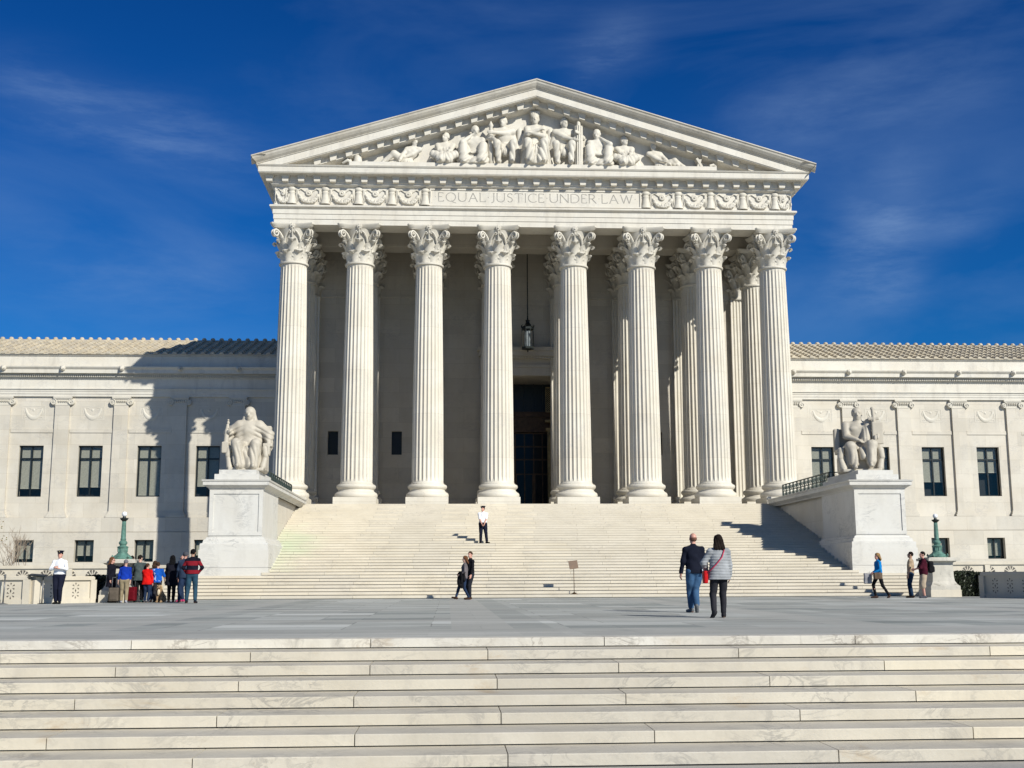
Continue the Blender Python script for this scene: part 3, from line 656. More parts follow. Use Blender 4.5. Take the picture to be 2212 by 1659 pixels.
m.build('transom', M_FRAME, d_)
m = MB()
for sg in (-1, 1):
    x0, x1 = (1.42, 1.97) if sg > 0 else (-1.97, -1.42)
    m.box(x0, x0+.04, Y-.5, Y-.44, 11.94, 13.57); m.box(x1-.04, x1, Y-.5, Y-.44, 11.94, 13.57); m.box(x0, x1, Y-.5, Y-.44, 11.9, 11.96); m.box(x0, x1, Y-.5, Y-.44, 13.55, 13.62)
    for k in range(-5, 15):
        for s2 in (-1, 1):
            za = 11.94+k*.14; xa, xb = (x0, x1) if s2 > 0 else (x1, x0)
            zb = za+.55
            lo_, hi_ = 11.94, 13.57
            if zb < lo_ or za > hi_: continue
            t0 = max(0, (lo_-za)/.55); t1 = min(1, (hi_-za)/.55)
            if t1 <= t0: continue
            p = (xa+(xb-xa)*t0, Y-.47, za+.55*t0); q_ = (xa+(xb-xa)*t1, Y-.47, za+.55*t1); m.tube([p, q_], .017, 4)
    m.box(x0+.1, x1+.0, Y-.55, Y-.35, ZT, 10.6); m.box(x0, x1+.0, Y-.62, Y-.3, 10.6, 10.8); m.box(x0-.05, x1, Y-.7, Y-.3, 11.2, 11.35)
m.build('lattice_grille', M_BRASS, d_)

# ---- wings
def blind_mb(z0, z1, w_=.70):
    m = MB(); z = z1
    while z > z0: m.add([(-w_, .03, z), (w_, .03, z), (w_, .0, z-.050), (-w_, .0, z-.050)], [(0, 1, 2, 3)]); z -= .052
    m.box(-w_, w_, .0, .04, z0-.05, z0); return m
def win_frame(z0, z1, hw, split):
    m = MB(); t = .075
    m.box(-hw, -hw+t, 0, .1, z0, z1); m.box(hw-t, hw, 0, .1, z0, z1); m.box(-hw+t, hw-t, 0, .1, z0, z0+t); m.box(-hw+t, hw-t, 0, .1, z1-t, z1)
    m.box(-.045, .045, .0, .09, z0+t, z1-t)
    if split: m.box(-hw+t, hw-t, .01, .085, split-.045, split+.045)
    return m
def volute_cap():
    m = MB(); z0, z1 = 12.45, 13.05
    m.box(-.62, .62, -.22, 0, 12.93, z1); m.box(-.56, .56, -.18, 0, 12.86, 12.93); m.box(-.5, .5, -.13, 0, 12.45, 12.87); m.box(-.52, .52, -.17, 0, 12.44, 12.5)
    for sg in (-1, 1):
        c = Vector((sg*.60, -.13, 12.66))
        pts = []; 
        m.tube([(c.x, .0, c.z), (c.x, -.20, c.z)], [.20, .19], 16)
        for i in range(30):
            t = i/29; a = PI/2+sg*-1*2*PI*1.6*t*-1; r = .205*(1-t)+.02; pts.append((c.x+r*math.cos(a), -.22, c.z+r*math.sin(a)))
        m.tube(pts, [.034*(1-.4*i/29) for i in range(30)], 6)
        m.tube([(c.x, -.2, c.z), (c.x, -.25, c.z)], .05, 8)
    for k in range(5): m.tube([(-.26+.13*k, -.13, 12.80), (-.26+.13*k, -.19, 12.74), (-.26+.13*k, -.13, 12.66)], .05, 6)
    return m
def relief_panel_mb():
    """framed panel with a hanging festoon and rosette"""
    m = MB(); w_, z0, z1 = .78, 11.48, 12.42
    for a in ((-w_, -w_+.05, z0, z1), (w_-.05, w_, z0, z1)): m.box(a[0], a[1], -.035, 0, a[2], a[3])
    m.box(-w_+.05, w_-.05, -.035, 0, z0, z0+.05); m.box(-w_+.05, w_-.05, -.035, 0, z1-.05, z1)
    pts = [(-.55+1.1*i/14, -.03, 12.26-.66*math.sin(PI*i/14)**.6) for i in range(15)]
    m.tube(pts, [.06+.10*math.sin(PI*i/14) for i in range(15)], 8)
    m.tube([(0, 0, 12.14), (0, -.07, 12.14)], [.10, .07], 10)
    for sg in (-1, 1):
        m.tube([(sg*.55, -.02, 12.24), (sg*.62, -.03, 12.05), (sg*.58, -.02, 11.85)], [.05, .04, .02], 6); m.tube([(sg*.12, -.02, 12.16), (sg*.3, -.03, 12.3), (sg*.5, -.02, 12.26)], .025, 6)
        m.tube([(sg*.4, -.02, 11.62), (sg*.55, -.03, 11.68), (sg*.62, -.02, 11.6)], .03, 6)
    m.v = [(x, y*.28, z) for x, y, z in m.v]; return m
def lion_vq():
    s = SDF(.04); s.el((0, -.06, 0), (.14, .12, .15)); s.el((0, -.17, -.03), (.075, .09, .07)); s.el((0, -.22, -.09), (.05, .05, .04))
    for sg in (-1, 1): s.el((sg*.10, -.05, .12), (.045, .03, .045)); s.el((sg*.045, -.19, .04), (.03, .03, .03), sub=True, k=.02)
    for k in range(10):
        a = 2*PI*k/10; s.el((.13*math.cos(a), 0, .14*math.sin(a)), (.06, .07, .06))
    return s.mesh(.018, folds(.004, 2.))
YW = 79.85; LX, RX = 54., 54.
lion_o = sdf_obj('lion_head_spout', lion_vq(), M_CARVE, BX)
volc = volute_cap(); relp = relief_panel_mb()
wf_u = win_frame(6.3, 9.73, .8, 8.86); wf_l = win_frame(1.98, 3.42, .63, None)
first = {}
def put(key, build, name, mat, parent, loc, smooth=False):
    if key in first:
        o = bpy.data.objects.new(name, first[key]); col.objects.link(o); o.parent = parent; o.location = loc; return o
    o = build().build(name, mat, parent, smooth, loc, 40 if smooth else None); first[key] = o.data; return o
random.seed(11)
for sg, c0_, p0_, sp in ((-1, 21.38, 19.45, 3.9), (1, 20.85, 18.88, 3.92)):
    n = 9; cs = [sg*(c0_+sp*k) for k in range(n)]; ps = [sg*(p0_+sp*k) for k in range(n)]
    xin, xout = 14.95, LX
    edges_u = sorted([c-.8 for c in cs]+[c+.8 for c in cs]); edges_l = sorted([c-.63 for c in cs]+[c+.63 for c in cs])
    lo, hi = (-xout, -xin) if sg < 0 else (xin, xout)
    m = MB()
    def zone(y, z0, z1, wz0, wz1, ed, th=.6):
        xs = [lo]+ed+[hi]
        for i in range(0, len(xs)-1):
            a, b = xs[i], xs[i+1]
            if i % 2 == 0: m.box(a, b, y, y+th, z0, z1)
            else: m.box(a, b, y, y+th, z0, wz0); m.box(a, b, y, y+th, wz1, z1)
    zone(YW, 5.25, 13.06, 6.3, 9.73, edges_u); zone(YW-.30, 0., 3.93, 1.98, 3.42, edges_l, .9); m.box(lo, hi, YW-.26, YW+.5, 3.96, 4.90); m.box(lo, hi, YW-.22, YW+.5, 3.92, 3.97); m.box(lo, hi, YW-.05, YW+.5, 4.9, 5.26)
    wobj = m.build('wing_wall', M_WALL, BX)
    m = MB(); a, b = lo, hi
    m.box(a, b, YW-.15, YW+.5, 13.05, 13.22); m.box(a, b, YW-.18, YW+.5, 13.22, 13.40); m.box(a, b, YW-.21, YW+.5, 13.40, 13.53); m.box(a, b, YW-.28, YW+.5, 13.53, 13.59); m.box(a, b, YW-.15, YW+.5, 13.59, 14.28)
    m.box(a, b, YW-.22, YW+.5, 14.28, 14.34); m.box(a, b, YW-.26, YW+.5, 14.34, 14.50); m.box(a, b, YW-.62, YW+.5, 14.58, 14.82)
    m.add([(a, YW-.62, 14.82), (b, YW-.62, 14.82), (b, YW-.74, 14.95), (a, YW-.74, 14.95), (b, YW-.76, 15.02), (a, YW-.76, 15.02), (b, YW+.2, 15.05), (a, YW+.2, 15.05)], [(0, 1, 2, 3), (3, 2, 4, 5), (5, 4, 6, 7)])
    m.box(a, b, YW-.34, YW+.5, 14.50, 14.57)
    m.box(a, b, YW-.02, YW+.5, 15.04, 15.86); m.box(a, b, YW-.10, YW+.5, 15.86, 15.99)
    m.build('wing_entablature', M_ENT, BX)
    m = MB(); x = lo
    while x < hi-.1: m.box(x, x+.075, YW-.40, YW-.25, 14.36, 14.49); x += .135
    m.build('dentil_band', M_CARVE, BX)
    for k, c in enumerate(cs):
        w_ = put('wu', lambda: wf_u, 'window', M_FRAME, BX, (c, YW+.22, 0))
        put('gu', lambda: MB().add([(-.75, .05, 6.35), (.75, .05, 6.35), (.75, .05, 9.68), (-.75, .05, 9.68)], [(0, 1, 2, 3)]), 'pane', M_GLASS, w_, (0, 0, 0))
        v = [7.05, 6.45, 7.0, 6.9, 7.5, 6.5, 7.2, 6.4, 7][k] if sg < 0 else [6.9, 6.5, 7.35, 8.0, 7.2, 6.6, 7, 7.4, 6.5][k]
        put('bl%.2f' % v, lambda v=v: blind_mb(v, 9.66), 'blind', M_BLIND, w_, (0, .14, 0))
        w_ = put('wl', lambda: wf_l, 'window', M_FRAME, BX, (c, YW+.02, 0))
        put('gl', lambda: MB().add([(-.6, .05, 2.02), (.6, .05, 2.02), (.6, .05, 3.38), (-.6, .05, 3.38)], [(0, 1, 2, 3)]), 'pane', M_GLASS, w_, (0, 0, 0))
        v = 2.25 if k % 2 else 2.45
        put('bm%.2f' % v, lambda v=v: blind_mb(v, 3.36, .55), 'blind', M_BLIND, w_, (0, .14, 0))
        put('rp', lambda: relp, 'relief_panel', M_CARVE, BX, (c, YW-.002, 0), True)
        put('bd', lambda: MB().box(-1.42, 1.42, -.05, 0, 10.60, 10.86), 'wall_band', M_WALL, BX, (c, YW-.001, 0))
    for c in ps:
        def pm():
            m = MB(); z0, z1 = 5.25, 12.46; m.hexa([(-.50, -.15, z0), (.50, -.15, z0), (.50, 0, z0), (-.50, 0, z0)], [(-.475, -.15, z1), (.475, -.15, z1), (.475, 0, z1), (-.475, 0, z1)]); return m
        o = put('pi', pm, 'wing_pilaster', M_WALL, BX, (c, YW-.001, 0))
        put('pic', lambda: volc, 'capital', M_CARVE, o, (0, 0, 0), True)
        put('pib', lambda: MB().box(-.66, .66, -.27, 0, 4.91, 5.06).box(-.60, .60, -.24, 0, 5.06, 5.18).box(-.55, .55, -.19, 0, 5.18, 5.30), 'base', M_WALL, o, (0, 0, 0))
        copy_part(lion_o, BX, (c-.05*sg, YW-.72, 14.90))
    # tiled roof: pan courses and barrel ribs
    RY0, RY1, RZ0, RZ1 = YW-.2, 86., 15.96, 18.13; NC = 10
    m = MB()
    def rp(t, dz=0): return (RY0+(RY1-RY0)*t, RZ0+(RZ1-RZ0)*t+dz)
    for j in range(NC):
        (ya, za), (yb, zb) = rp(j/NC, .05), rp((j+1)/NC, .0); m.box(lo, hi, ya, ya+.02, za-.08, za-.001) if 0 else None
        m.add([(lo, ya, za-.06), (hi, ya, za-.06), (hi, ya, za), (lo, ya, za), (hi, yb, zb), (lo, yb, zb)], [(0, 1, 2, 3), (3, 2, 4, 5)])
    m.box(lo, hi, RY1-.1, RY1+.3, RZ1-.1, RZ1+.10)
    m.add([(lo, RY1+.3, RZ1), (hi, RY1+.3, RZ1), (hi, 100, RZ1-4), (lo, 100, RZ1-4)], [(0, 1, 2, 3)])
    ro = m.build('wing_roof', M_ROOFT, BX)
    m = MB(); x = lo+.3; 
    while x < hi:
        for j in range(NC):
            (ya, za), (yb, zb) = rp(j/NC, .03), rp((j+1)/NC, .03); n_ = 6; V = []
            for (yy, zz, rr) in ((ya-.03, za, .155), (yb, zb, .115)):
                for i in range(n_+1): a = PI*i/n_; V.append((x+rr*math.cos(a), yy, zz+rr*1.05*math.sin(a)))
            m.add(V, [(i, i+1, n_+1+i+1, n_+1+i) for i in range(n_)]+[tuple(range(n_+1))])
        V = []
        m.lathe([(.001, -.02), (.17, -.02), (.17, .16), (.10, .24), (.001, .26)], 8, (x, RY1+.1, RZ1+.05))
        x += .635
    m.build('roof_ribs', M_ROOFT, ro)
bpy.data.objects.remove(lion_o)
m = MB()
for lo, hi in ((-LX+.5, -15), (15, LX-.5)): m.box(lo, hi, YW+.95, YW+1.0, .1, 13)
m.build('wing_interior', M_DARK, BX)

# ---- frieze: festoons, urns, name tablet
def fest_vq():
    s = SDF(.025); r_ = np.random.default_rng(3)
    for i in range(58):
        t = i/57; a = PI*(1.08+.84*t); rr = .50+.06*math.sin(PI*t); x = rr*1.12*math.cos(a); z = .66+rr*.98*math.sin(a); k = .05+.13*math.sin(PI*t)
        for j in range(3): s.el((x+r_.uniform(-k, k)*.5, -.04+r_.uniform(-.06, .02), z+r_.uniform(-k*.3, k)), (.068, .075, .062))
    s.el((0, -.05, .70), (.19, .07, .19)); s.el((0, -.12, .70), (.12, .045, .12), sub=True); s.el((0, -.11, .70), (.055, .05, .055))
    for k in range(9):
        a = 2*PI*k/9; s.el((.16*math.cos(a), -.04, .70+.14*math.sin(a)), (.05, .04, .05))
    for sg in (-1, 1):
        s.rc((sg*.2, -.03, .78), (sg*.45, -.04, .95), .04, .03); s.rc((sg*.45, -.04, .95), (sg*.66, -.04, .85), .03, .05); s.rc((sg*.70, -.04, .85), (sg*.74, -.03, .25), .06, .035); s.rc((sg*.74, -.03, .3), (sg*.66, -.03, .12), .035, .03)
    return s.mesh(.022)
def urn_mb():
    m = MB(); pr = [(.30, .02), (.30, .12), (.25, .16), (.24, .3), (.21, .5), (.19, .66), (.22, .72), (.17, .80), (.22, .86), (.25, .94), (.22, 1.03), (.10, 1.06)]
    m.lathe([(r, z) for r, z in pr], 16, (0, -.02, 0)); m.v = [(x, y*.75, z) for x, y, z in m.v]
    for sg in (-1, 1): m.tube([(sg*.20, -.05, .95), (sg*.33, -.05, .85), (sg*.34, -.05, .5), (sg*.36, -.05, .2)], [.05, .07, .05, .03], 6)
    return m
fv = fest_vq(); f0 = sdf_obj('festoon', fv, M_CARVE, BX); u0 = urn_mb().build('urn_relief', M_CARVE, BX, True, (0, 0, 0), 45)
for sg in (-1, 1):
    for k in range(5): copy_part(u0, BX, (sg*(6.6+1.96*k), Yf-.001, 22.60))
    for k in range(4): copy_part(f0, BX, (sg*(7.58+1.96*k), Yf-.001, 22.60))
    f = copy_part(f0, BX, (sg*14.95, Yf-.001, 22.60)); f.scale = (.62, 1, 1)
    for k in range(2):
        f = copy_part(f0, BX, (sg*(AX+.001), Yf+1.0+1.96*k, 22.60)); f.rotation_euler = (0, 0, sg*PI/2)
        f = copy_part(u0, BX, (sg*(AX+.001), Yf+2.0+1.96*k, 22.60)); f.rotation_euler = (0, 0, sg*PI/2)
bpy.data.objects.remove(f0); bpy.data.objects.remove(u0)
m = MB(); ta, tb = -6.33, 6.31
m.box(ta, tb, Yf-.04, Yf-.002, 22.60, 23.66); m.box(ta, ta+.08, Yf-.09, Yf-.04, 22.60, 23.66); m.box(tb-.08, tb, Yf-.09, Yf-.04, 22.60, 23.66); m.box(ta+.08, tb-.08, Yf-.09, Yf-.04, 23.58, 23.66); m.box(ta+.08, tb-.08, Yf-.09, Yf-.04, 22.60, 22.67)
tab = m.build('name_tablet', M_ENT, BX)
# letters as thin strokes with small serifs; each glyph: (width, strokes)
def arc(cx, cz, rx, rz_, a0, a1, n=14): return [(cx+rx*math.cos(R(a0+(a1-a0)*i/n)), cz+rz_*math.sin(R(a0+(a1-a0)*i/n))) for i in range(n+1)]
GL = {'E': (.50, [[(0, 0), (0, 1)], [(0, 1), (.46, 1), (.46, .9)], [(0, .53), (.36, .53)], [(0, 0), (.50, 0), (.50, .12)]]),
 'Q': (1.0, [arc(.48, .5, .48, .5, 0, 360, 26), [(.52, .06), (.75, -.1), (1.02, -.2)]]),
 'U': (.80, [[(0, 1), (0, .35)]+arc(.38, .36, .38, .36, 180, 360)+[(.76, 1)]]),
 'A': (.86, [[(0, 0), (.40, 1), (.84, 0)], [(.15, .36), (.68, .36)]]),
 'L': (.52, [[(0, 1), (0, 0), (.52, 0), (.52, .13)]]),
 'J': (.30, [[(.24, 1), (.24, .1), (.12, -.08), (0, -.1)]]),
 'S': (.50, [arc(.25, .745, .235, .255, 25, 200, 10)+arc(.245, .26, .245, .26, 60, -150, 12)]),
 'T': (.76, [[(0, .9), (0, 1), (.76, 1), (.76, .9)], [(.38, 1), (.38, 0)]]),
 'I': (.06, [[(.03, 0), (.03, 1)]]),
 'C': (.82, [arc(.50, .5, .50, .5, 48, 312, 20)]),
 'N': (.82, [[(0, 0), (0, 1), (.80, 0), (.80, 1)]]),
 'D': (.84, [[(0, 0), (0, 1)], [(0, 1), (.32, 1)]+arc(.34, .5, .48, .5, 90, -90)+[(0, 0)]]),
 'R': (.68, [[(0, 0), (0, 1)], [(0, 1), (.22, 1)]+arc(.26, .75, .27, .25, 90, -90)+[(0, .5)], [(.26, .5), (.68, 0)]]),
 'W': (1.18, [[(0, 1), (.32, 0), (.60, .95), (.88, 0), (1.18, 1)]]),
 '.': (.10, [])}
txt = ".EQUAL.JUSTICE.UNDER.LAW."; gap = .27
tot = sum(GL[c][0]+gap for c in txt)-gap; hgt = .53; wx = 12.0/tot; x = -6.02; zb = 22.90
m = MB()
for ch in txt:
    if ch == '.':
        if m.v: m.build('inscription_word', M_LETTER, tab)
        m = MB()
    w_, st = GL[ch]
    if ch == '.': m.lathe([(.028, 0), (.028, .008)], 8); 
    if ch == '.':
        o_ = len(m.v)-16; m.v[o_:] = [(x+w_*wx/2+a, Yf-.042-c_, zb+.27+b) for a, b, c_ in m.v[o_:]]
    for s_ in st:
        for p, q_ in zip(s_[:-1], s_[1:]):
            a = Vector((x+p[0]*wx, zb+p[1]*hgt)); b = Vector((x+q_[0]*wx, zb+q_[1]*hgt)); d = (b-a); L_ = d.length
            if L_ < 1e-5: continue
            d /= L_; nrm = Vector((-d.y, d.x)); t = .026 if abs(d.y) > .35 else .018
            a -= d*.006; b += d*.006
            P = [a+nrm*t, b+nrm*t, b-nrm*t, a-nrm*t]
            dd = random.uniform(.0, .002)
            m.add([(p_.x, Yf-.044-dd, p_.y) for p_ in P], [(0, 1, 2, 3)])
        for p in (s_[0], s_[-1]):
            if ch in 'QSCDE': continue
            if p[1] in (0, 1): m.add([(x+p[0]*wx-.05, Yf-.0465, zb+p[1]*hgt-.012), (x+p[0]*wx+.05, Yf-.0465, zb+p[1]*hgt-.012), (x+p[0]*wx+.05, Yf-.0465, zb+p[1]*hgt+.012), (x+p[0]*wx-.05, Yf-.0465, zb+p[1]*hgt+.012)], [(0, 1, 2, 3)])
    if ch == '.': m.build('interpunct', M_LETTER, tab); m = MB()
    x += (w_+gap)*wx
# ================================================================== figures: shared skeleton
def V3(*a): return np.array(a, float)
def unit(v): return v/(np.linalg.norm(v)+1e-9)
def ik(a, t, l1, l2, pole):
    d = t-a; L = np.linalg.norm(d); Lc = min(max(L, abs(l1-l2)+.02), (l1+l2)*.995); u = unit(d); t = a+u*Lc
    c = (l1*l1+Lc*Lc-l2*l2)/(2*l1*Lc); s_ = math.sqrt(max(0, 1-c*c)); p = pole-u*float(pole@u); return a+u*l1*c+unit(p)*l1*s_, t
def skeleton(pel=(0, 0, .97), lean=(0, 0), feet=((.10, 0, 0), (-.10, 0, 0)), toe=(0, 0), hands=((.25, .06, .80), (-.25, .06, .80)), kp=(0, 1, 0), ep=((.35, -.6, -.2), (-.35, -.6, -.2)), head=(0, 0, 0), hoff=(0, .01), sw=.185, spine=.52):
    J = {}; P = V3(*pel); J['pel'] = P; J['lean'] = lean
    up_ = math.sqrt(max(.05, spine**2-lean[0]**2-lean[1]**2))
    N_ = P+V3(lean[0], lean[1], up_); J['neck'] = N_; J['chest'] = P+(N_-P)*.66; J['waist'] = P+(N_-P)*.32
    J['headc'] = N_+V3(hoff[0]+lean[0]*.15, hoff[1]+lean[1]*.15, .185); J['hrot'] = head
    J['sh'] = [N_+V3(s_*sw, 0, -.055) for s_ in (1, -1)]; J['hip'] = [P+V3(s_*.09, 0, -.02) for s_ in (1, -1)]
    J['ank'] = []; J['knee'] = []; J['toe'] = []; J['heel'] = []
    for i, s_ in enumerate((1, -1)):
        f = V3(*feet[i][:3]); a = f+V3(0, 0, .085); k, a2 = ik(J['hip'][i], a, .44, .435, V3(*(kp if np.ndim(kp[0]) == 0 else kp[i]))); J['knee'].append(k); J['ank'].append(a2)
        ty = R(toe[i])+s_*-.15; td = V3(-math.sin(ty), math.cos(ty), 0); pz = feet[i][3] if len(feet[i]) > 3 else 0
        td2 = unit(td+V3(0, 0, pz)); J['toe'].append(a2+td2*.165-V3(0, 0, .055)); J['heel'].append(a2-td2*.05-V3(0, 0, .05+.0*pz))
    J['elb'] = []; J['wr'] = []
    for i in (0, 1):
        e_, w_ = ik(J['sh'][i], V3(*hands[i][:3]), .29, .255, V3(*ep[i])); J['elb'].append(e_); J['wr'].append(w_)
    return J
def hrot(J):
    y, p, r = (R(a) for a in J['hrot']); return np.array((Matrix.Rotation(y, 3, 'Z') @ Matrix.Rotation(p, 3, 'X') @ Matrix.Rotation(r, 3, 'Y')))
def head_prims(s, J, ears=True, k=.012, big=1.):
    Rm = hrot(J); c = J['headc']
    def T(x, y, z): return c+Rm@V3(x, y, z)*big
    s.el(T(0, -.012, .028), V3(.077, .096, .098)*big, Rm, k); s.el(T(0, .030, -.045), V3(.058, .066, .072)*big, Rm, .02); s.el(T(0, .062, -.092), V3(.028, .026, .022)*big, Rm, .015)
    s.rc(T(0, .088, .022), T(0, .108, -.022), .009*big, .015*big, .01); s.el(T(0, .082, -.056), V3(.026, .018, .010)*big, Rm, .008); s.rc(T(-.035, .078, .035), T(.035, .078, .035), .014*big, .014*big, .012)
    for sg in (-1, 1):
        s.el(T(sg*.031, .092, .012), V3(.017, .016, .012)*big, Rm, .008, sub=True); s.el(T(sg*.031, .077, .012), V3(.013, .013, .011)*big, Rm, .004)
        if ears: s.el(T(sg*.079, -.008, -.002), V3(.013, .026, .034)*big, Rm, .008)
    s.rc(J['neck']-V3(0, 0, .03), c-V3(0, .015, .07), .062, .052, .03)
def hand_prims(s, w, d, n, side, curl=.6, f=1.):
    d = unit(d); n = unit(n-d*float(n@d)); l = np.cross(d, n)*side
    for o in (-.019, 0, .019): s.rc(w+l*o*.6, w+d*.085+l*o, .021*f, .018*f, .008)
    for o, ln in ((-.030, .060), (-.010, .072), (.010, .078), (.030, .066)):
        a = w+d*.085+l*o; b = a+unit(d+n*curl*.5)*ln*.55; c = b+unit(d+n*curl*1.8)*ln*.5
        s.rc(a, b, .0105*f, .0098*f, .004); s.rc(b, c, .0098*f, .0085*f, .004)
    a = w+d*.025+l*.028; b = a+unit(d*.7+l*.8+n*.35)*.042; c = b+unit(d+l*.25+n*.5)*.034; s.rc(a, b, .013*f, .011*f, .006); s.rc(b, c, .011*f, .009*f, .004)
def body_prims(s, J, fem=False, hands=True, curl=(.6, .6), hn=None, hd=None, feet=True, slim=1., hb=1., tk=1.):
    P, W_, C_, N_ = J['pel'], J['waist'], J['chest'], J['neck']; head_prims(s, J, big=hb)
    s.el(P, (.155, .105, .125), k=.05); s.el(W_, (.125*slim, .088*slim, .14), k=.05); s.el(C_+V3(0, 0, .02), (.152, .105, .17), k=.05); s.rc(J['sh'][0], J['sh'][1], .052*tk, .052*tk, .05)
    for i in (0, 1): s.rc(N_+V3(0, -.01, -.01), J['sh'][i], .048*tk, .050*tk, .04)
    if fem:
        for sg in (1, -1): s.el(C_+V3(sg*.06, .075, .03), (.055, .05, .05), k=.03)
    for i, sg in enumerate((1, -1)):
        s.rc(J['hip'][i], J['knee'][i], .085*slim*tk, .055*tk, .03); kn, an = J['knee'][i], J['ank'][i]; s.rc(kn, kn+(an-kn)*.35, .052*tk, .056*tk, .02); s.rc(kn+(an-kn)*.35, an, .056*tk, .036*tk, .02)
        if feet: s.rc(J['heel'][i], J['toe'][i], .036, .026, .02); s.rc(an, J['heel'][i]+(J['toe'][i]-J['heel'][i])*.4, .036, .034, .02)
        s.rc(J['sh'][i], J['elb'][i], .050*tk, .040*tk, .02); el_, wr = J['elb'][i], J['wr'][i]; s.rc(el_, el_+(wr-el_)*.3, .040*tk, .042*tk, .02); s.rc(el_, wr, .041, .027, .02)
        if hands:
            d = (wr-el_) if hd is None or hd[i] is None else V3(*hd[i]); n = V3(-sg, .2, 0) if hn is None or hn[i] is None else V3(*hn[i]); hand_prims(s, wr, d, n, sg, curl[i])

# ================================================================== pedestals, cheek walls, rails
def pedestal(sg):
    side = 'left' if sg < 0 else 'right'
    t = empty('statue_pedestal', (sg*14.5, 55, 0), label=('grey-veined marble pedestal with sunlit stair side wall, under the hooded statue' if sg < 0 else 'grey-veined marble pedestal with shaded stair side wall, under the bare-chested statue'), cat='pedestal', group='pedestals flanking the grand staircase')
    def mk(): return MB()
    def bx(m, xa, xb, y0, y1, z0, z1):  # xa,xb are |X|
        a, b = sorted((sg*xa, sg*xb)); m.box(a-sg*14.5, b-sg*14.5, y0-55, y1-55, z0, z1)
    def cap(m, xa, xb, y0, y1, z0, pr):
        # ring moulding: prof (out,z)
        n = len(pr); vs = []
        for o, z in pr:
            a, b = sorted((sg*(xa-o), sg*(xb+o))); vs += [(a-sg*14.5, y0-o-55, z0+z), (b-sg*14.5, y0-o-55, z0+z), (b-sg*14.5, y1+o-55, z0+z), (a-sg*14.5, y1+o-55, z0+z)]
        m.add(vs, [(j*4+i, j*4+(i+1) % 4, (j+1)*4+(i+1) % 4, (j+1)*4+i) for j in range(n-1) for i in range(4)]+[tuple((n-1)*4+i for i in range(4))])
    m = mk(); bx(m, 13.02, 16.06, 52.40, 57.75, -.1, 2.10); cap(m, 13.06, 16.02, 52.44, 57.7, 2.10, [(0.0, 0), (0, .24), (-.02, .27), (-.10, .30), (-.12, .42), (-.20, .47), (-.22, .54), (-.3, .56)])
    for z in (1.32,): bx(m, 13.005, 16.075, 52.385, 57.76, z, z+.0)
    m.build('plinth', M_PED, t)
    m = mk(); bx(m, 13.37, 15.72, 52.74, 57.4, 2.6, 4.80)
    # raised frame round the front and inner panels
    for (a, b, z0, z1) in ((13.37, 13.55, 2.72, 4.74), (15.54, 15.72, 2.72, 4.74), (13.55, 15.54, 2.72, 2.88), (13.55, 15.54, 4.56, 4.74)):
        bx(m, a, b, 52.70, 52.742, z0, z1)
    m.build('dado', M_PED, t)
    m = mk(); cap(m, 13.37, 15.72, 52.74, 65.9, 4.74, [(.0, 0), (.04, .02), (.05, .06), (.14, .12), (.22, .17), (.26, .19), (.27, .20), (.27, .36), (.31, .37), (.33, .43), (.2, .45)]); m.build('cornice', M_PED, t)
    m = mk(); bx(m, 13.62, 15.60, 53.0, 57.9, 5.18, 5.47); bx(m, 13.78, 15.44, 53.2, 57.6, 5.47, 5.68); m.build('top_slab', M_PED, t)
    m = mk(); bx(m, 13.57, 15.4, 57.4, 66.45, -.1, 4.80)
    # low step kerb on the outer side
    m.build('cheek_wall', M_PEDW, t)
    # bronze railing along the cheek wall
    rail = empty('bronze_railing', (sg*13.86, 57.6, 5.19), label=('dark bronze lattice railing beside the leftmost column, behind the hooded statue' if sg < 0 else 'dark bronze lattice railing beside the rightmost column, behind the bare-chested statue'), cat='railing', group='railings on the stair side walls')
    L_ = 8.2; H_ = .80
    m = MB(); m.box(-.03, .03, 0, L_, H_-.05, H_); m.box(-.025, .025, 0, L_, .03, .07); m.box(-.02, .02, 0, L_, .395, .425); m.build('rail_bars', M_RAIL, rail)
    n = 12; pw = L_/n
    for k in range(n+1):
        m = MB(); m.box(-.028, .028, k*pw-.022, k*pw+.022, 0, H_-.05) if k < n else m.box(-.035, .035, L_-.04, L_+.02, 0, H_-.05); m.build('post', M_RAIL, rail)
    fm = MB(); t_ = .012
    def seg(a, b): fm.tube([(0, a[0], a[1]), (0, b[0], b[1])], t_, 4)
    for z0 in (.07, .425):
        h_ = .33; w_ = pw-.05
        for half in (0, 1):
            o = .03+half*w_/2; q_ = w_/2
            pts = [(.0, 1), (.45, 1), (.45, .28), (.70, .28), (.70, .72), (.9, .72), (.9, 0), (.25, 0), (.25, .6), (.0, .6)]
            P = [(o+x*q_, z0+z*h_) for x, z in pts]
            for a, b in zip(P[:-1], P[1:]): seg(a, b)
    f0 = fm.build('fret_panel', M_RAIL, rail)
    for k in range(1, n): copy_part(f0, rail, (0, k*pw, 0))
    # short return with sunburst towards the statue
    m = MB(); m.box(0, sg*.72, -.02, .02, H_-.05, H_) if sg > 0 else m.box(-.72, 0, -.02, .02, H_-.05, H_)
    m.box(min(0, sg*.72), max(0, sg*.72), -.02, .02, .03, .06); m.box(min(sg*.68, sg*.74), max(sg*.68, sg*.74), -.03, .03, 0, H_)
    for k in range(8):
        a = PI*k/8; m.tube([(sg*.36-.30*math.cos(a), 0, .40-.30*math.sin(a)), (sg*.36+.30*math.cos(a), 0, .40+.30*math.sin(a))], .014, 4)
    m.build('sunburst_return', M_RAIL, rail)
pedestal(-1); pedestal(1)

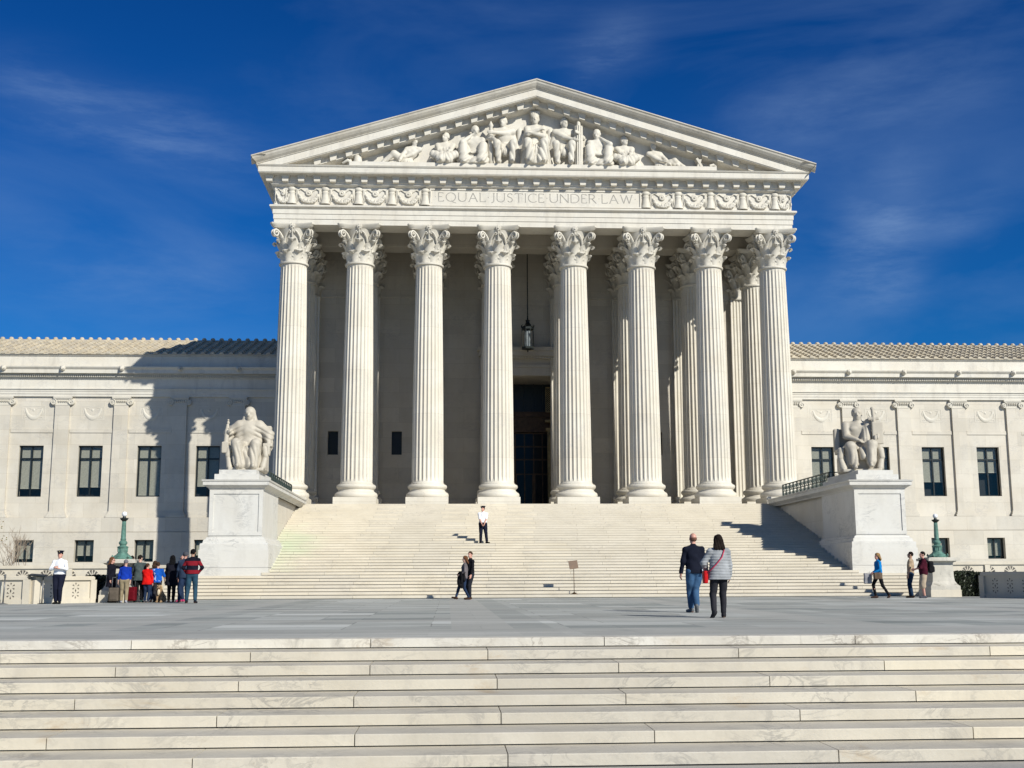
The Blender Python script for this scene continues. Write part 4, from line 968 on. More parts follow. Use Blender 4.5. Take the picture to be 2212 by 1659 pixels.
# ================================================================== the two seated statues
def seated_woman():
    J = skeleton(pel=(0, -.04, .46), lean=(0, .05), feet=((.15, .40, .03), (-.13, .43, .02)), toe=(0, 0), hands=((.42, .22, .80), (-.44, .20, .58)), ep=((.6, -.6, -.4), (-.8, -.4, .0)), kp=((.25, .2, 1), (-.2, .2, 1)), head=(-6, -6, 0), sw=.21, spine=.58)
    s = SDF(.03); body_prims(s, J, True, hb=1.1, curl=(.9, .3), hn=((-1, 0, .2), (0, 0, -1)))
    # robe
    P, C_ = J['pel'], J['chest']
    s.el(P+V3(0, .02, 0), (.25, .20, .14), k=.05); s.el(C_, (.20, .145, .21), k=.05); s.el(P+V3(0, .03, .16), (.18, .14, .14), k=.05); s.rc(J['sh'][0], J['sh'][1], .085, .085, .06)
    for i, sg in enumerate((1, -1)):
        s.rc(J['hip'][i], J['knee'][i], .13, .095, .05); s.rc(J['knee'][i], J['ank'][i]-V3(0, .02, .03), .095, .105, .04); s.rc(J['knee'][i]-V3(0, .08, 0), V3(sg*.19, .22, .06), .09, .13, .04)
        s.rc(J['sh'][i], J['elb'][i], .088, .095, .04); s.rc(J['elb'][i], J['elb'][i]+(J['wr'][i]-J['elb'][i])*.6, .092, .06, .03)
        s.rc(J['elb'][i]-V3(0, 0, .02), J['elb'][i]+V3(sg*.02, .02, -.30), .09, .07, .04); s.rc(J['sh'][i]+V3(-sg*.02, 0, -.08), P+V3(sg*.20, .02, .10), .09, .10, .05)
    s.rc((0, .28, .42), (0, .36, .08), .07, .10, .05)
    # veil over the head
    c = J['headc']; s.el(c+V3(0, -.035, .04), (.108, .115, .118), k=.02)
    for sg in (-1, 1): s.rc(c+V3(sg*.082, -.02, .0), c+V3(sg*.125, -.02, -.20), .034, .05, .02)
    s.rc(c+V3(0, -.08, .0), c+V3(0, -.09, -.2), .09, .12, .03)
    def disp(x, y, z):
        low_ = np.clip((.56-z)/.2, 0, 1); upb = np.clip((z-.5)/.15, 0, 1)*np.clip((1.02-z)/.1, 0, 1); sd_ = np.clip((np.abs(x)-.10)/.06, 0, 1)
        return -.014+low_*.026*(.6-np.abs(np.sin(30*x+1.6*np.sin(6*z+1)+9*y)))+upb*(.004+.014*sd_)*(.6-np.abs(np.sin(16*np.abs(x)+30*z+8*y)))
    return s.mesh(.0135, disp), J
def seated_man():
    J = skeleton(pel=(0, -.06, .50), lean=(-.01, -.02), feet=((.14, .38, .02), (-.17, .46, .06)), toe=(8, -20), hands=((.05, .17, .70), (-.36, .20, .78)), ep=((1, -.5, -.5), (-.9, -.6, .0)), kp=((.2, .2, 1), (-.2, .1, 1)), head=(-4, -2, 0), sw=.235, spine=.62)
    s = SDF(.03); body_prims(s, J, False, hb=1.12, curl=(.3, .8), hn=((0, -.3, -1), (.3, 0, -1)))
    C_ = J['chest']; P = J['pel']
    s.el(C_, (.21, .13, .22), k=.05); s.el(J['waist'], (.165, .115, .16), k=.05); s.el(C_+V3(.08, .085, .05), (.085, .05, .06), k=.02); s.el(C_+V3(-.08, .085, .05), (.085, .05, .06), k=.02)
    s.rc(J['sh'][0], J['elb'][0], .078, .06, .03); s.rc(J['elb'][0], J['wr'][0], .062, .04, .02); s.rc(J['sh'][1], J['elb'][1], .078, .06, .03); s.rc(J['neck']-V3(0, 0, .03), J['headc']-V3(0, 0, .06), .08, .07, .03)
    s.el(J['headc']+V3(0, -.03, .045), (.102, .112, .108), k=.01)
    # cloak on the left shoulder and over the lap
    s.rc(J['sh'][1]+V3(.03, .07, .05), V3(-.13, .12, .70), .07, .09, .04); s.el(P+V3(0, .04, 0), (.24, .20, .13), k=.05)
    for i, sg in enumerate((1, -1)):
        s.rc(J['hip'][i], J['knee'][i], .125, .10, .04); s.rc(J['knee'][i], J['ank'][i]+V3(0, -.02, .04), .098, .085, .03); s.rc(J['knee'][i]-V3(0, .1, 0), V3(sg*.22, .16, .05), .10, .13, .04)
    s.rc((-.03, .26, .46), (-.05, .34, .30), .06, .08, .04); s.rc((.25, .0, .5), (.30, .05, .05), .08, .10, .04)
    def disp(x, y, z):
        low_ = np.clip((.50-z)/.15, 0, 1); sh_ = np.clip((-x-.04)/.05, 0, 1)*np.clip((z-.6)/.1, 0, 1)*np.clip((1.02-z)/.05, 0, 1)*np.clip((y-.02)/.05, 0, 1)
        return -.006+low_*.024*(.6-np.abs(np.sin(27*x+2*np.sin(4*z)+9*y)))+sh_*.014*(.6-np.abs(np.sin(48*x)))
    return s.mesh(.0135, disp), J
def throne_sdf(kind):
    s = SDF(.012)
    s.bx((0, .02, .035), (.37, .42, .035), .01); s.bx((0, -.02, .25), (.30, .24, .22), .02); s.bx((0, -.27, .62), (.36, .045, .42), .015)
    for sg in (-1, 1):
        s.bx((sg*.40, -.22, .78), (.055, .10, .26), .012); s.bx((sg*.38, .0, .50), (.06, .30, .05), .015)
        if sg*kind > 0 or kind == 0: pass
        s.rc((sg*.38, .28, .50), (sg*.40, .30, .34), .07, .06); s.rc((sg*.40, .28, .34), (sg*.35, .34, .10), .05, .07); s.rc((sg*.33, -.2, .1), (sg*.33, .2, .1), .08, .08)
        s.bx((sg*.36, .02, .2), (.05, .28, .18), .02)
    return s.mesh(.016)
STX, STY, SCL = (-14.42, 14.58), (54.8, 55.2), 2.14
for i, (fn, lab) in enumerate(((seated_woman, 'seated marble statue of a hooded robed woman, on the pedestal beside the leftmost column'), (seated_man, 'seated marble statue of a bare-chested man with a tablet, on the right pedestal'))):
    t = empty('seated_statue', (STX[i], STY[i], 5.69), PI, label=lab, cat='statue', group='seated statues beside the stairs')
    t.scale = (SCL*(1.12 if i else 1), SCL, SCL); t.rotation_euler = (0, 0, PI-(.20 if i else -.04))
    vq, J = fn(); sdf_obj('figure', vq, M_STAT, t, 1, (0, 0, .05))
    sdf_obj('throne', throne_sdf(0), M_STAT, t)
    if i == 0:
        s = SDF(.015); w_ = J['wr'][0]; s.rc(w_+V3(.03, .06, -.22), w_+V3(.02, .05, .02), .055, .05); s.rc(w_+V3(.02, .05, .0), w_+V3(.01, .05, .14), .05, .035); s.el(w_+V3(.0, .05, .20), (.032, .032, .038)); s.el(w_+V3(.0, .05, .26), (.028, .028, .018)); s.bx(w_+V3(.04, .05, -.34), (.075, .075, .12), .01)
        sdf_obj('small_figure', s.mesh(.012), M_STAT, t, 1, (0, 0, .05))
        s = SDF(.01); s.bx(V3(-.43, .20, .52), (.10, .13, .035), .008); s.bx(V3(-.45, .24, .40), (.03, .10, .10), .01); sdf_obj('book', s.mesh(.012), M_STAT, t, 1, (0, 0, .05))
    else:
        s = SDF(.01); s.bx(V3(-.36, .16, .84), (.11, .04, .25), .01, np.array(Matrix.Rotation(R(8), 3, 'Z'))); sdf_obj('tablet', s.mesh(.014), M_STAT, t, 1, (0, 0, .05))
        s = SDF(.01); s.rc((-.31, .13, 1.08), (-.29, .13, 1.38), .038, .034); s.bx(V3(-.30, .13, 1.17), (.11, .03, .035), .01); s.el((-.29, .13, 1.40), (.045, .035, .04)); sdf_obj('sword_hilt', s.mesh(.012), M_STAT, t, 1, (0, 0, .05))

# ================================================================== pediment sculpture
def relief(kind):
    """person-scale seated figures; front is +y"""
    m = abs(kind); sd = 1 if kind > 0 else -1   # sd=+1: right-hand half of the pediment (local -x side towards the centre)
    if m == 0: J = skeleton(pel=(0, -.02, .50), feet=((.13, .40, .03), (-.13, .42, .03)), hands=((-.05, .26, .86), (.06, .24, .80)), ep=((1, -.2, -.3), (-1, -.2, -.3)), kp=((.2, .2, 1), (-.2, .2, 1)))
    if m == 1: J = skeleton(pel=(0, -.02, .48), lean=(-.03*sd, .02), feet=((.16, .34, .02), (-.16, .40, .02)), hands=((-.30*sd+.04, .30, .66), (-.34*sd-.04, .26, .84)), ep=((1, -.3, -.6), (-1, -.3, -.6)), kp=((.12, .2, 1), (-.12, .2, 1)), head=(22*sd, 0, 0), sw=.22)
    if m == 2: J = skeleton(pel=(0, -.02, .22), lean=(.04*sd, .10), feet=((.22, .36, .0), (-.20, .42, .0)), hands=((-.06*sd+.05, .20, .72 if sd < 0 else .34), (-.06*sd-.05, .20, .34 if sd < 0 else .74)), ep=((.8, .3, -.8), (-.8, .3, -.8)), kp=((.25, .2, .9), (-.25, .2, .9)), head=(-20*sd, -22, 0))
    if m == 3: J = skeleton(pel=(0, -.04, .12), lean=(.02*sd, .04), feet=((-.10, .42, .02), (.12, .46, .02)), hands=((.0, .38, .26), (-.02, .36, .22)), ep=((1, -.2, -.4), (-1, -.2, -.4)), kp=((1, .2, .5), (-1, .2, .5)), head=(38*sd, 0, 0), sw=.2)
    if m == 4: J = skeleton(pel=(-.06*sd, -.02, .12), lean=(.20*sd, .02), feet=((-.78*sd, .16, .0), (-.84*sd, .0, .0)), hands=((-.26*sd, .32, .12), (-.32*sd, .22, .12)), ep=((.6, .2, -.5), (-.6, .2, -.5)), kp=((0, .5, 1), (0, .6, .6)), head=(-42*sd, -16, 0))
    s = SDF(.03); body_prims(s, J, m == 0, hb=1.08, hands=True, curl=(.5, .5)); C_, P = J['chest'], J['pel']
    s.el(C_, (.185, .13, .18), k=.05); s.el(C_+V3(.08, .085, .04), (.075, .05, .055), k=.02); s.el(C_+V3(-.08, .085, .04), (.075, .05, .055), k=.02); s.el(P+V3(0, .02, 0), (.20, .16, .12), k=.05); s.el(J['headc']+V3(0, -.02, .045), (.092, .108, .095), k=.015); s.rc(J['sh'][0], J['sh'][1], .07, .07, .05)
    for i, sg in enumerate((1, -1)):
        s.rc(J['hip'][i], J['knee'][i], .115, .085, .04); s.rc(J['sh'][i], J['elb'][i], .066, .054, .03); s.rc(J['elb'][i], J['wr'][i], .052, .036, .02)
        s.rc(J['knee'][i], J['ank'][i], .075 if m in (0, 1, 4) else .10, .06 if m in (1, 4) else .12, .03)
        if m in (0, 2): s.rc(J['knee'][i]-V3(0, .08, 0), V3(J['knee'][i][0]*1.1, .18, .04), .10, .13, .05)
    for i, sg in enumerate((1, -1)):
        if m < 4: s.rc(J['sh'][i]+V3(-sg*.02, -.08, 0), V3(sg*(.36 if m else .34), -.08, .06), .08, .13, .04)
    if m in (0, 2): s.rc((0, .3, max(.1, P[2]-.1)), (0, .34, .05), .09, .13, .05); s.rc(J['sh'][0 if sd > 0 else 1]+V3(0, .03, .0), P+V3(-.1*sd, .12, .05), .06, .09, .04)
    if m == 0:
        for k in range(7):
            a = PI*(k+.5)/7; c = J['headc']; s.rc(c+V3(.085*math.cos(a), .05*math.sin(a), .10), c+V3(.115*math.cos(a), .07*math.sin(a), .19), .022, .010, .01)
        s.rc((-.36, -.12, .1), (-.36, -.12, .95), .06, .06); s.rc((.36, -.12, .1), (.36, -.12, .95), .06, .06)
    if m == 1: c = J['headc']; s.rc(c+V3(0, .05, .11), c+V3(0, -.09, .06), .028, .030, .02); s.rc(c+V3(0, -.09, .06), c+V3(0, -.11, -.1), .03, .02, .02); s.rc(P+V3(0, .1, 0), P+V3(0, .22, -.12), .12, .12, .04)
    if m == 4: s.rc(P, J['knee'][0], .13, .10, .04)
    amp = .020 if m in (0, 2) else .013
    def disp(x, y, z):
        w_ = np.clip((P[2]+.10-z)/.12, 0, 1) if m != 3 else np.clip((P[2]+.45-z)/.1, 0, 1)*.7
        return -.008+w_*amp*1.9*(.6-np.abs(np.sin((24*x+10*z*np.tanh(x*30)+7*y) if m != 2 else (16*x+19*z+8*y))))+np.clip((z-float(C_[2])-.30)/.05, 0, 1)*.004*np.sin(120*x)*np.sin(110*z)
    return s.mesh(.0155, disp, clips=[((0, 0, -1), .0)])
LZ = 25.045
def place_rel(kind, x, z, sc_, name='relief_figure'):
    o = sdf_obj(name, relief(kind), M_STAT2, BX, 1, (x, Yf+.02, z), PI); o.scale = (sc_, sc_*.76, sc_); return o
M_STAT2 = M_CARVE
place_rel(0, -.02, LZ, 2.56)
place_rel(-1, -1.86, LZ, 2.42); place_rel(1, 1.66, LZ, 2.42)
place_rel(-2, -3.75, LZ, 2.42); place_rel(2, 3.80, LZ, 2.32)
place_rel(-3, -5.45, LZ, 2.25); place_rel(3, 5.42, LZ, 2.18)
place_rel(-4, -7.60, LZ, 1.95); place_rel(4, 7.45, LZ, 1.85)
def rod(x, ztop, r, kind):
    m = MB(); h_ = ztop-LZ
    if kind:
        m.lathe([(r, 0), (r*1.05, .3), (r, .35), (r*1.06, .4), (r, .45), (r, h_*.55), (r*1.08, h_*.57), (r, h_*.6), (r*.95, h_-.35), (r*.6, h_-.32), (r*.5, h_-.1), (.02, h_)], 12)
        for k in range(12): a = 2*PI*k/12; m.tube([(r*math.cos(a), r*math.sin(a), 0), (r*.95*math.cos(a), r*.95*math.sin(a), h_-.36)], .045, 5)
    else: m.lathe([(.05, 0), (.16, .15), (.2, h_*.35), (.17, h_*.62), (.24, h_*.66), (.12, h_*.72), (.11, h_*.86), (.16, h_*.9), (.02, h_)], 12)
    m.build('fasces' if kind else 'sword_relief', M_CARVE, BX, True, (x, Yf-.30, LZ), 50)
rod(2.57, 27.95, .22, 1); rod(-2.70, 27.85, .2, 0)
m = MB(); m.lathe([(.26, 0), (.3, .1), (.24, .35), (.2, .55), (.1, .62), (.05, .8)], 12, (0, 0, 0)); m.lathe([(.14, 0), (.18, .2), (.1, .4)], 10, (-.5, .1, 0)); m.tube([(-.9, 0, .1), (-.6, -.1, .25), (-.3, 0, .1), (.5, 0, .08), (1.2, .1, .06)], [.08, .14, .1, .1, .05], 8)
m.build('urn_group', M_CARVE, BX, True, (-10.6, Yf-.1, LZ), 50)
m = MB(); c_, s__ = math.cos(.5), math.sin(.5)
m.add([(x*c_-z*s__, y, x*s__+z*c_+.12) for x, y, z in MB().box(-.07, .07, -.25, .25, 0, .62).v], MB().box(0, 1, 0, 1, 0, 1).f)
m.add([(x*c_+z*s__*.6-.25, y, z) for x, y, z in MB().box(-.09, .09, -.22, .28, 0, .6).v], MB().box(0, 1, 0, 1, 0, 1).f); m.box(.2, .85, -.2, .25, 0, .16)
m.tube([(.5, -.1, .22), (.75, -.1, .3), (.9, -.05, .2)], .09, 8)
m.build('book_stack_relief', M_CARVE, BX, True, (10.0, Yf-.1, LZ), 40)

# ================================================================== lamps on stone piers
def pier_and_lamp(x, y, i):
    p = empty('stone_pier', (x, y, 0), label=('weathered stone pier behind the crowd, carrying the green lamp on the left' if i == 0 else 'stained stone pier behind the man with a backpack, carrying the right green lamp'), cat='pier', group='stone lamp piers')
    m = MB(); m.box(-.62, .62, -.62, .62, 0, .28); m.build('footing', M_GARD, p)
    m = MB(); m.lathe([(.60, .28), (.60, .42), (.52, .50), (.45, .62), (.43, .78), (.42, 1.30), (.44, 1.36), (.50, 1.38), (.54, 1.42)], 4, sq=False)
    k = math.sqrt(2); m.v = [(a*k, b*k, c) for a, b, c in m.v]; m.build('shaft', M_PIER, p)
    m = MB(); m.box(-.64, .64, -.64, .64, 1.42, 1.52); m.box(-.58, .58, -.58, .58, 1.52, 1.56); m.build('cap', M_PIER, p)
    l = empty('lamp_post', (x, y, 1.56), label=('green bronze lamp with white globe on the pier behind the crowd' if i == 0 else 'green bronze lamp with white globe in front of a small right-hand window'), cat='lamp', group='green globe lamps on piers')
    m = MB(); m.lathe([(.39, 0), (.40, .04), (.37, .07), (.31, .12), (.22, .18), (.19, .23)], 8, sq=False)
    for k in range(4): a = PI/4+PI/2*k; m.tube([(.34*math.cos(a), .34*math.sin(a), .04), (.42*math.cos(a), .42*math.sin(a), .09), (.40*math.cos(a), .40*math.sin(a), .15)], [.05, .045, .02], 6)
    m.build('base', M_VERD, l, True, angle=40)
    m = MB(); m.lathe([(.175, .22), (.165, .26), (.17, .40), (.20, .43), (.205, .46), (.13, .49), (.11, .52), (.15, .57), (.155, .62), (.12, .67), (.09, .70), (.105, .74), (.085, .80), (.09, .83), (.068, 1.40), (.085, 1.42)], 20)
    for k in range(8): a = 2*PI*k/8; m.tube([(.17*math.cos(a), .17*math.sin(a), .27), (.175*math.cos(a), .175*math.sin(a), .42)], .02, 5)
    for k in range(12): a = 2*PI*k/12; m.tube([(.085*math.cos(a), .085*math.sin(a), .86), (.066*math.cos(a), .066*math.sin(a), 1.38)], .009, 4)
    m.build('shaft', M_VERD, l, True, angle=40)
    m = MB(); m.lathe([(.06, 1.38), (.085, 1.42), (.13, 1.46), (.155, 1.50), (.155, 1.515), (.07, 1.53), (.055, 1.56), (.05, 1.585)], 20); m.build('cup', M_VERDK, l, True, angle=40)
    m = MB(); m.lathe([(.095*math.sin(PI*j/12)+.0005, 1.665-.098*math.cos(PI*j/12)) for j in range(13)], 20); m.build('globe', M_GLOBE, l, True)
pier_and_lamp(-17.18, 44.5, 0); pier_and_lamp(14.57, 46.75, 1)

# ================================================================== garden walls and balustrades
def sunburst_slots(q0, q1, zc, r, n=5, half=True):
    out_ = []
    for k in range(n):
        a = PI*(k+.5)/n if half else 2*PI*k/n; out_.append(a)
    return out_
def wall_run(name, pts, h, label, group, cell=.62, pier_at=()):
    t = empty(name, (pts[0][0], pts[0][1], 0), label=label, cat='low wall', group=group); ox, oy = pts[0]
    for (xa, ya), (xb, yb) in zip(pts[:-1], pts[1:]):
        d = Vector((xb-xa, yb-ya)); L_ = d.length; d /= L_; n_ = Vector((d.y, -d.x))   # n_ faces the plaza (towards the camera)
        def P(u, o, z): return (xa-ox+d.x*u+n_.x*o, ya-oy+d.y*u+n_.y*o, z)
        def bx(m, u0, u1, o0, o1, z0, z1): m.hexa([P(u0, o1, z0), P(u1, o1, z0), P(u1, o0, z0), P(u0, o0, z0)], [P(u0, o1, z1), P(u1, o1, z1), P(u1, o0, z1), P(u0, o0, z1)])
        m = MB(); bx(m, 0, L_, -.14, .14, 0, .16); bx(m, 0, L_, -.09, .09, .16, h-.14); m.build('wall_body', M_GARD, t)
        m = MB(); bx(m, -.04, L_+.04, -.17, .17, h-.14, h-.03); bx(m, -.02, L_+.02, -.14, .14, h-.03, h); m.build('coping', M_GARD, t)
        # sunburst panels: dark wedges on the solid face paint the shade of openings
        m = MB(); nc = max(1, int((L_-.5)/cell)); st = (L_-.5)/nc
        for c in range(nc):
            uc = .25+st*(c+.5)
            for zc in ([h*.33, h*.60] if h < 1.2 else [h-.50]):
                for k in range(6):
                    a = PI*(k+.5)/6*(1 if h >= 1.2 else 2); r0, r1 = (.05 if h < 1.2 else .09), (.15 if h < 1.2 else .30)
                    p0 = (uc+r0*math.cos(a), zc+r0*math.sin(a)); p1 = (uc+r1*math.cos(a-.19), zc+r1*math.sin(a-.19)); p2 = (uc+r1*math.cos(a+.19), zc+r1*math.sin(a+.19))
                    m.add([P(p0[0], .0935, p0[1]), P(p1[0], .0935, p1[1]), P(p2[0], .0935, p2[1])], [(0, 1, 2)])
        m.build('opening_shade', M_CREV, t)
        for u in [0, L_]+[u_ for u_ in pier_at if 0 < u_ < L_]:
            m = MB(); bx(m, u-.12, u+.12, -.17, .17, 0, h-.13); m.build('pier', M_GARD, t)
    return t
wall_run('garden_wall', [(-26, 42.9), (-19.75, 42.25)], .97, 'plain low stone wall at the far left edge, behind the thin stanchion', None)
wall_run('garden_wall', [(-19.55, 42.3), (-18.15, 44.1)], .95, 'pierced low stone wall directly behind the guard holding his hands at his chest', None)
wall_run('garden_wall', [(15.35, 44.4), (16.5, 41.2), (18.5, 38)], .97, 'shaded low stone wall with pierced sunbursts at the far right edge', None)
wall_run('balustrade', [(-40, 54), (-16.2, 54)], 1.46, 'pierced stone balustrade running behind the crowd below the left wing', 'balustrades below the wings', 1.0, (6, 12, 18))
wall_run('balustrade', [(16.2, 54), (40, 54)], 1.48, 'pierced stone balustrade behind the lamp pier below the right wing', 'balustrades below the wings', 1.0, (3.7, 9, 15))

# ================================================================== planting
def leafy(name, loc, dims, n, mat, label, group=None, seed=1, size=.06):
    r_ = random.Random(seed); t = empty(name, loc, label=label, cat='hedge', group=group); m = MB()
    for _ in range(n):
        # points near the surface of a rounded box
        p = [r_.uniform(-1, 1) for _ in range(3)]; ax_ = r_.choice((0, 1, 1, 2)); p[ax_] = (1 if ax_ == 2 else r_.choice((-1, 1)))*r_.uniform(.86, 1.04)
        k = 1-.07*abs(p[0])**4*abs(p[2] > .6)
        c = Vector((p[0]*dims[0]*k, p[1]*dims[1]*k, (p[2]+1)*.5*dims[2]+r_.uniform(-.02, .03))); s_ = size*r_.uniform(.6, 1.3)
        a = Vector((r_.gauss(0, 1), r_.gauss(0, 1), r_.gauss(0, 1))).normalized(); b = a.orthogonal().normalized(); c2 = a.cross(b)
        m.add([c-b*s_, c+c2*s_*.45, c+b*s_, c-c2*s_*.45], [(0, 1, 2, 3)])
    m.build('foliage', mat, t); m = MB(); m.box(-dims[0]*.9, dims[0]*.9, -dims[1]*.85, dims[1]*.85, 0, dims[2]*.93); m.build('branches_or_shade_core', hedge_core_shade, t)  # near-black core box; its colour stands in for shade inside the foliage
hedge_core_shade = plain('dark_hedge_inside', (.012, .014, .009), .9)
leafy('clipped_hedge', (-18.0, 45.0, 0), (.42, .5, .95), 2600, M_HEDGE, 'dark clipped hedge between the pierced wall and the left lamp pier', None, 1)
leafy('clipped_hedge', (15.75, 47.6, 0), (.46, .6, .98), 3000, M_HEDGE, 'dark clipped hedge beside the right lamp pier', None, 2)
leafy('clipped_hedge', (16.65, 47.4, 0), (.42, .6, .93), 2600, M_HEDGE, 'slightly lower dark hedge at the end of the shaded garden wall', None, 3)
def bare_shrub(x, y, h, seed, label, cat='shrub', name='bare_shrub', leaves=0):
    r_ = random.Random(seed); t = empty(name, (x, y, 0), label=label, cat=cat); m = MB(); tips = []
    def grow(p, d, L_, rad, lvl):
        pts = [p]; q_ = p
        for k in range(3): d = (d+Vector((r_.gauss(0, .14), r_.gauss(0, .14), .06))).normalized(); q_ = q_+d*L_/3; pts.append(q_)
        m.tube(pts, [rad, rad*.85, rad*.7, rad*.5], 4 if lvl else 5)
        if lvl < 4:
            for _ in range(r_.choice((2, 3))): grow(pts[r_.choice((2, 3))], (d+Vector((r_.gauss(0, .5), r_.gauss(0, .5), r_.uniform(0, .3)))).normalized(), L_*r_.uniform(.6, .85), max(rad*.6, .006), lvl+1)
        else: tips.append(q_)
    for k in range(5): a = r_.uniform(0, 2*PI); grow(Vector((.12*math.cos(a), .12*math.sin(a), 0)), Vector((.35*math.cos(a), .35*math.sin(a), 1)).normalized(), h*.34, .035, 0)
    m.build('branches_or_shade_core', M_TWIG, t)
    if leaves:
        m = MB()
        for q_ in tips:
            for _ in range(leaves): c = q_+Vector((r_.gauss(0, .12), r_.gauss(0, .12), r_.gauss(0, .12))); b = Vector((r_.gauss(0, 1), r_.gauss(0, 1), r_.gauss(0, 1))).normalized()*.045; c2 = b.orthogonal()*.6; m.add([c-b, c+c2, c+b, c-c2], [(0, 1, 2, 3)])
        m.build('leaves', M_DRY, t)
bare_shrub(-25.3, 55.6, 3.7, 4, 'leafless pale shrub in front of the lowest left window')
bare_shrub(-27.3, 56.0, 4.0, 9, 'leafless shrub with a few dry leaves at the left edge', leaves=2)

# ================================================================== hanging lantern, sign, stanchions
t = empty('hanging_lantern', (-.10, 73.5, 15.08), label='dark bronze lantern hanging on a long chain in the centre of the portico', cat='lantern')
m = MB(); m.tube([(0, 0, 2.1), (0, 0, 7.0)], .030, 6)
for k in range(60): m.tube([(0, 0, 2.1+k*.08), (0, 0, 2.14+k*.08)], .042, 5)
m.build('chain', M_VERDK, t)
m = MB(); m.lathe([(.02, 0), (.05, .04), (.04, .12), (.20, .15), (.40, .19), (.42, .24), (.42, .32), (.38, .34), (.30, .35)], 8, sq=False)
m.lathe([(.36, 1.45), (.41, 1.48), (.42, 1.62), (.36, 1.66), (.20, 1.76), (.13, 1.92), (.12, 2.02), (.17, 2.06), (.06, 2.12), (.04, 2.3), (.05, 2.36), (.02, 2.4)], 8)
for k in range(8):
    a = 2*PI*(k+.5)/8; m.tube([(.385*math.cos(a), .385*math.sin(a), .3), (.385*math.cos(a), .385*math.sin(a), 1.5)], .018, 5); m.tube([(.39*math.cos(a), .39*math.sin(a), 1.6), (.44*math.cos(a), .44*math.sin(a), 1.7), (.36*math.cos(a), .36*math.sin(a), 1.78)], [.03, .03, .01], 5)
m.build('frame', M_VERDK, t, True, angle=35)
q = NT('lantern_glass'); q.b.inputs['Base Color'].default_value = (.30, .34, .36, 1); q.b.inputs['Roughness'].default_value = .35; q.b.inputs['Alpha'].default_value = .55
m = MB(); m.lathe([(.20, .36), (.22, .5), (.22, 1.2), (.2, 1.4)], 8); m.build('glass', q.m, t, True, angle=30)

t = empty('sign_stand', (.08, 49.12, .139), R(10), label='small brown sign board on a thin pole standing on the lowest stair', cat='sign')
m = MB(); m.lathe([(.17, 0), (.17, .02), (.08, .05), (.03, .08), (.012, .12)], 20); m.build('base', M_BRONZE, t, True, angle=40)
m = MB(); m.tube([(0, 0, .05), (-.01, 0, 1.06)], .014, 8); m.build('pole', M_BRONZE, t, True)
m = MB(); m.box(-.19, .19, -.012, .012, -.16, .17); m.box(-.2, .2, -.018, .018, .165, .185); b = m.build('board', M_SIGNB, t, False, (-.02, 0, 1.20)); b.rotation_euler = (R(-14), R(-7), 0)

t = empty('barrier_stanchion', (-20.45, 41.9, 0), label='thin grey metal stanchion on a round base at the far left edge', cat='stanchion')
M_STEEL = plain('dull_steel', (.16, .165, .17), .4, .5, .2)
m = MB(); m.lathe([(.17, 0), (.17, .015), (.05, .04), (.028, .07)], 20); m.build('base', M_STEEL, t, True, angle=40)
m = MB(); m.tube([(0, 0, .05), (.02, 0, .92)], .024, 10); m.build('pole', M_STEEL, t, True)
m = MB(); m.tube([(.02, 0, .90), (.02, 0, 1.02)], [.034, .034], 10); m.build('belt_head', M_STEEL, t, True, angle=40)
t = empty('reader_stand', (-19.22, 42.15, 0), label='dark tilted reading board on a post, left of the guard at the pierced wall', cat='sign')
m = MB(); m.lathe([(.15, 0), (.15, .015), (.04, .04)], 16); m.build('base', M_FRAME, t, True, angle=40); m = MB(); m.tube([(0, 0, .03), (0, 0, .92)], .025, 8); m.build('post', M_STEEL, t, True)
m = MB(); m.box(-.36, .22, -.16, .16, -.02, .02); b = m.build('board', M_FRAME, t, False, (-.10, 0, .98)); b.rotation_euler = (R(8), R(4), 0)
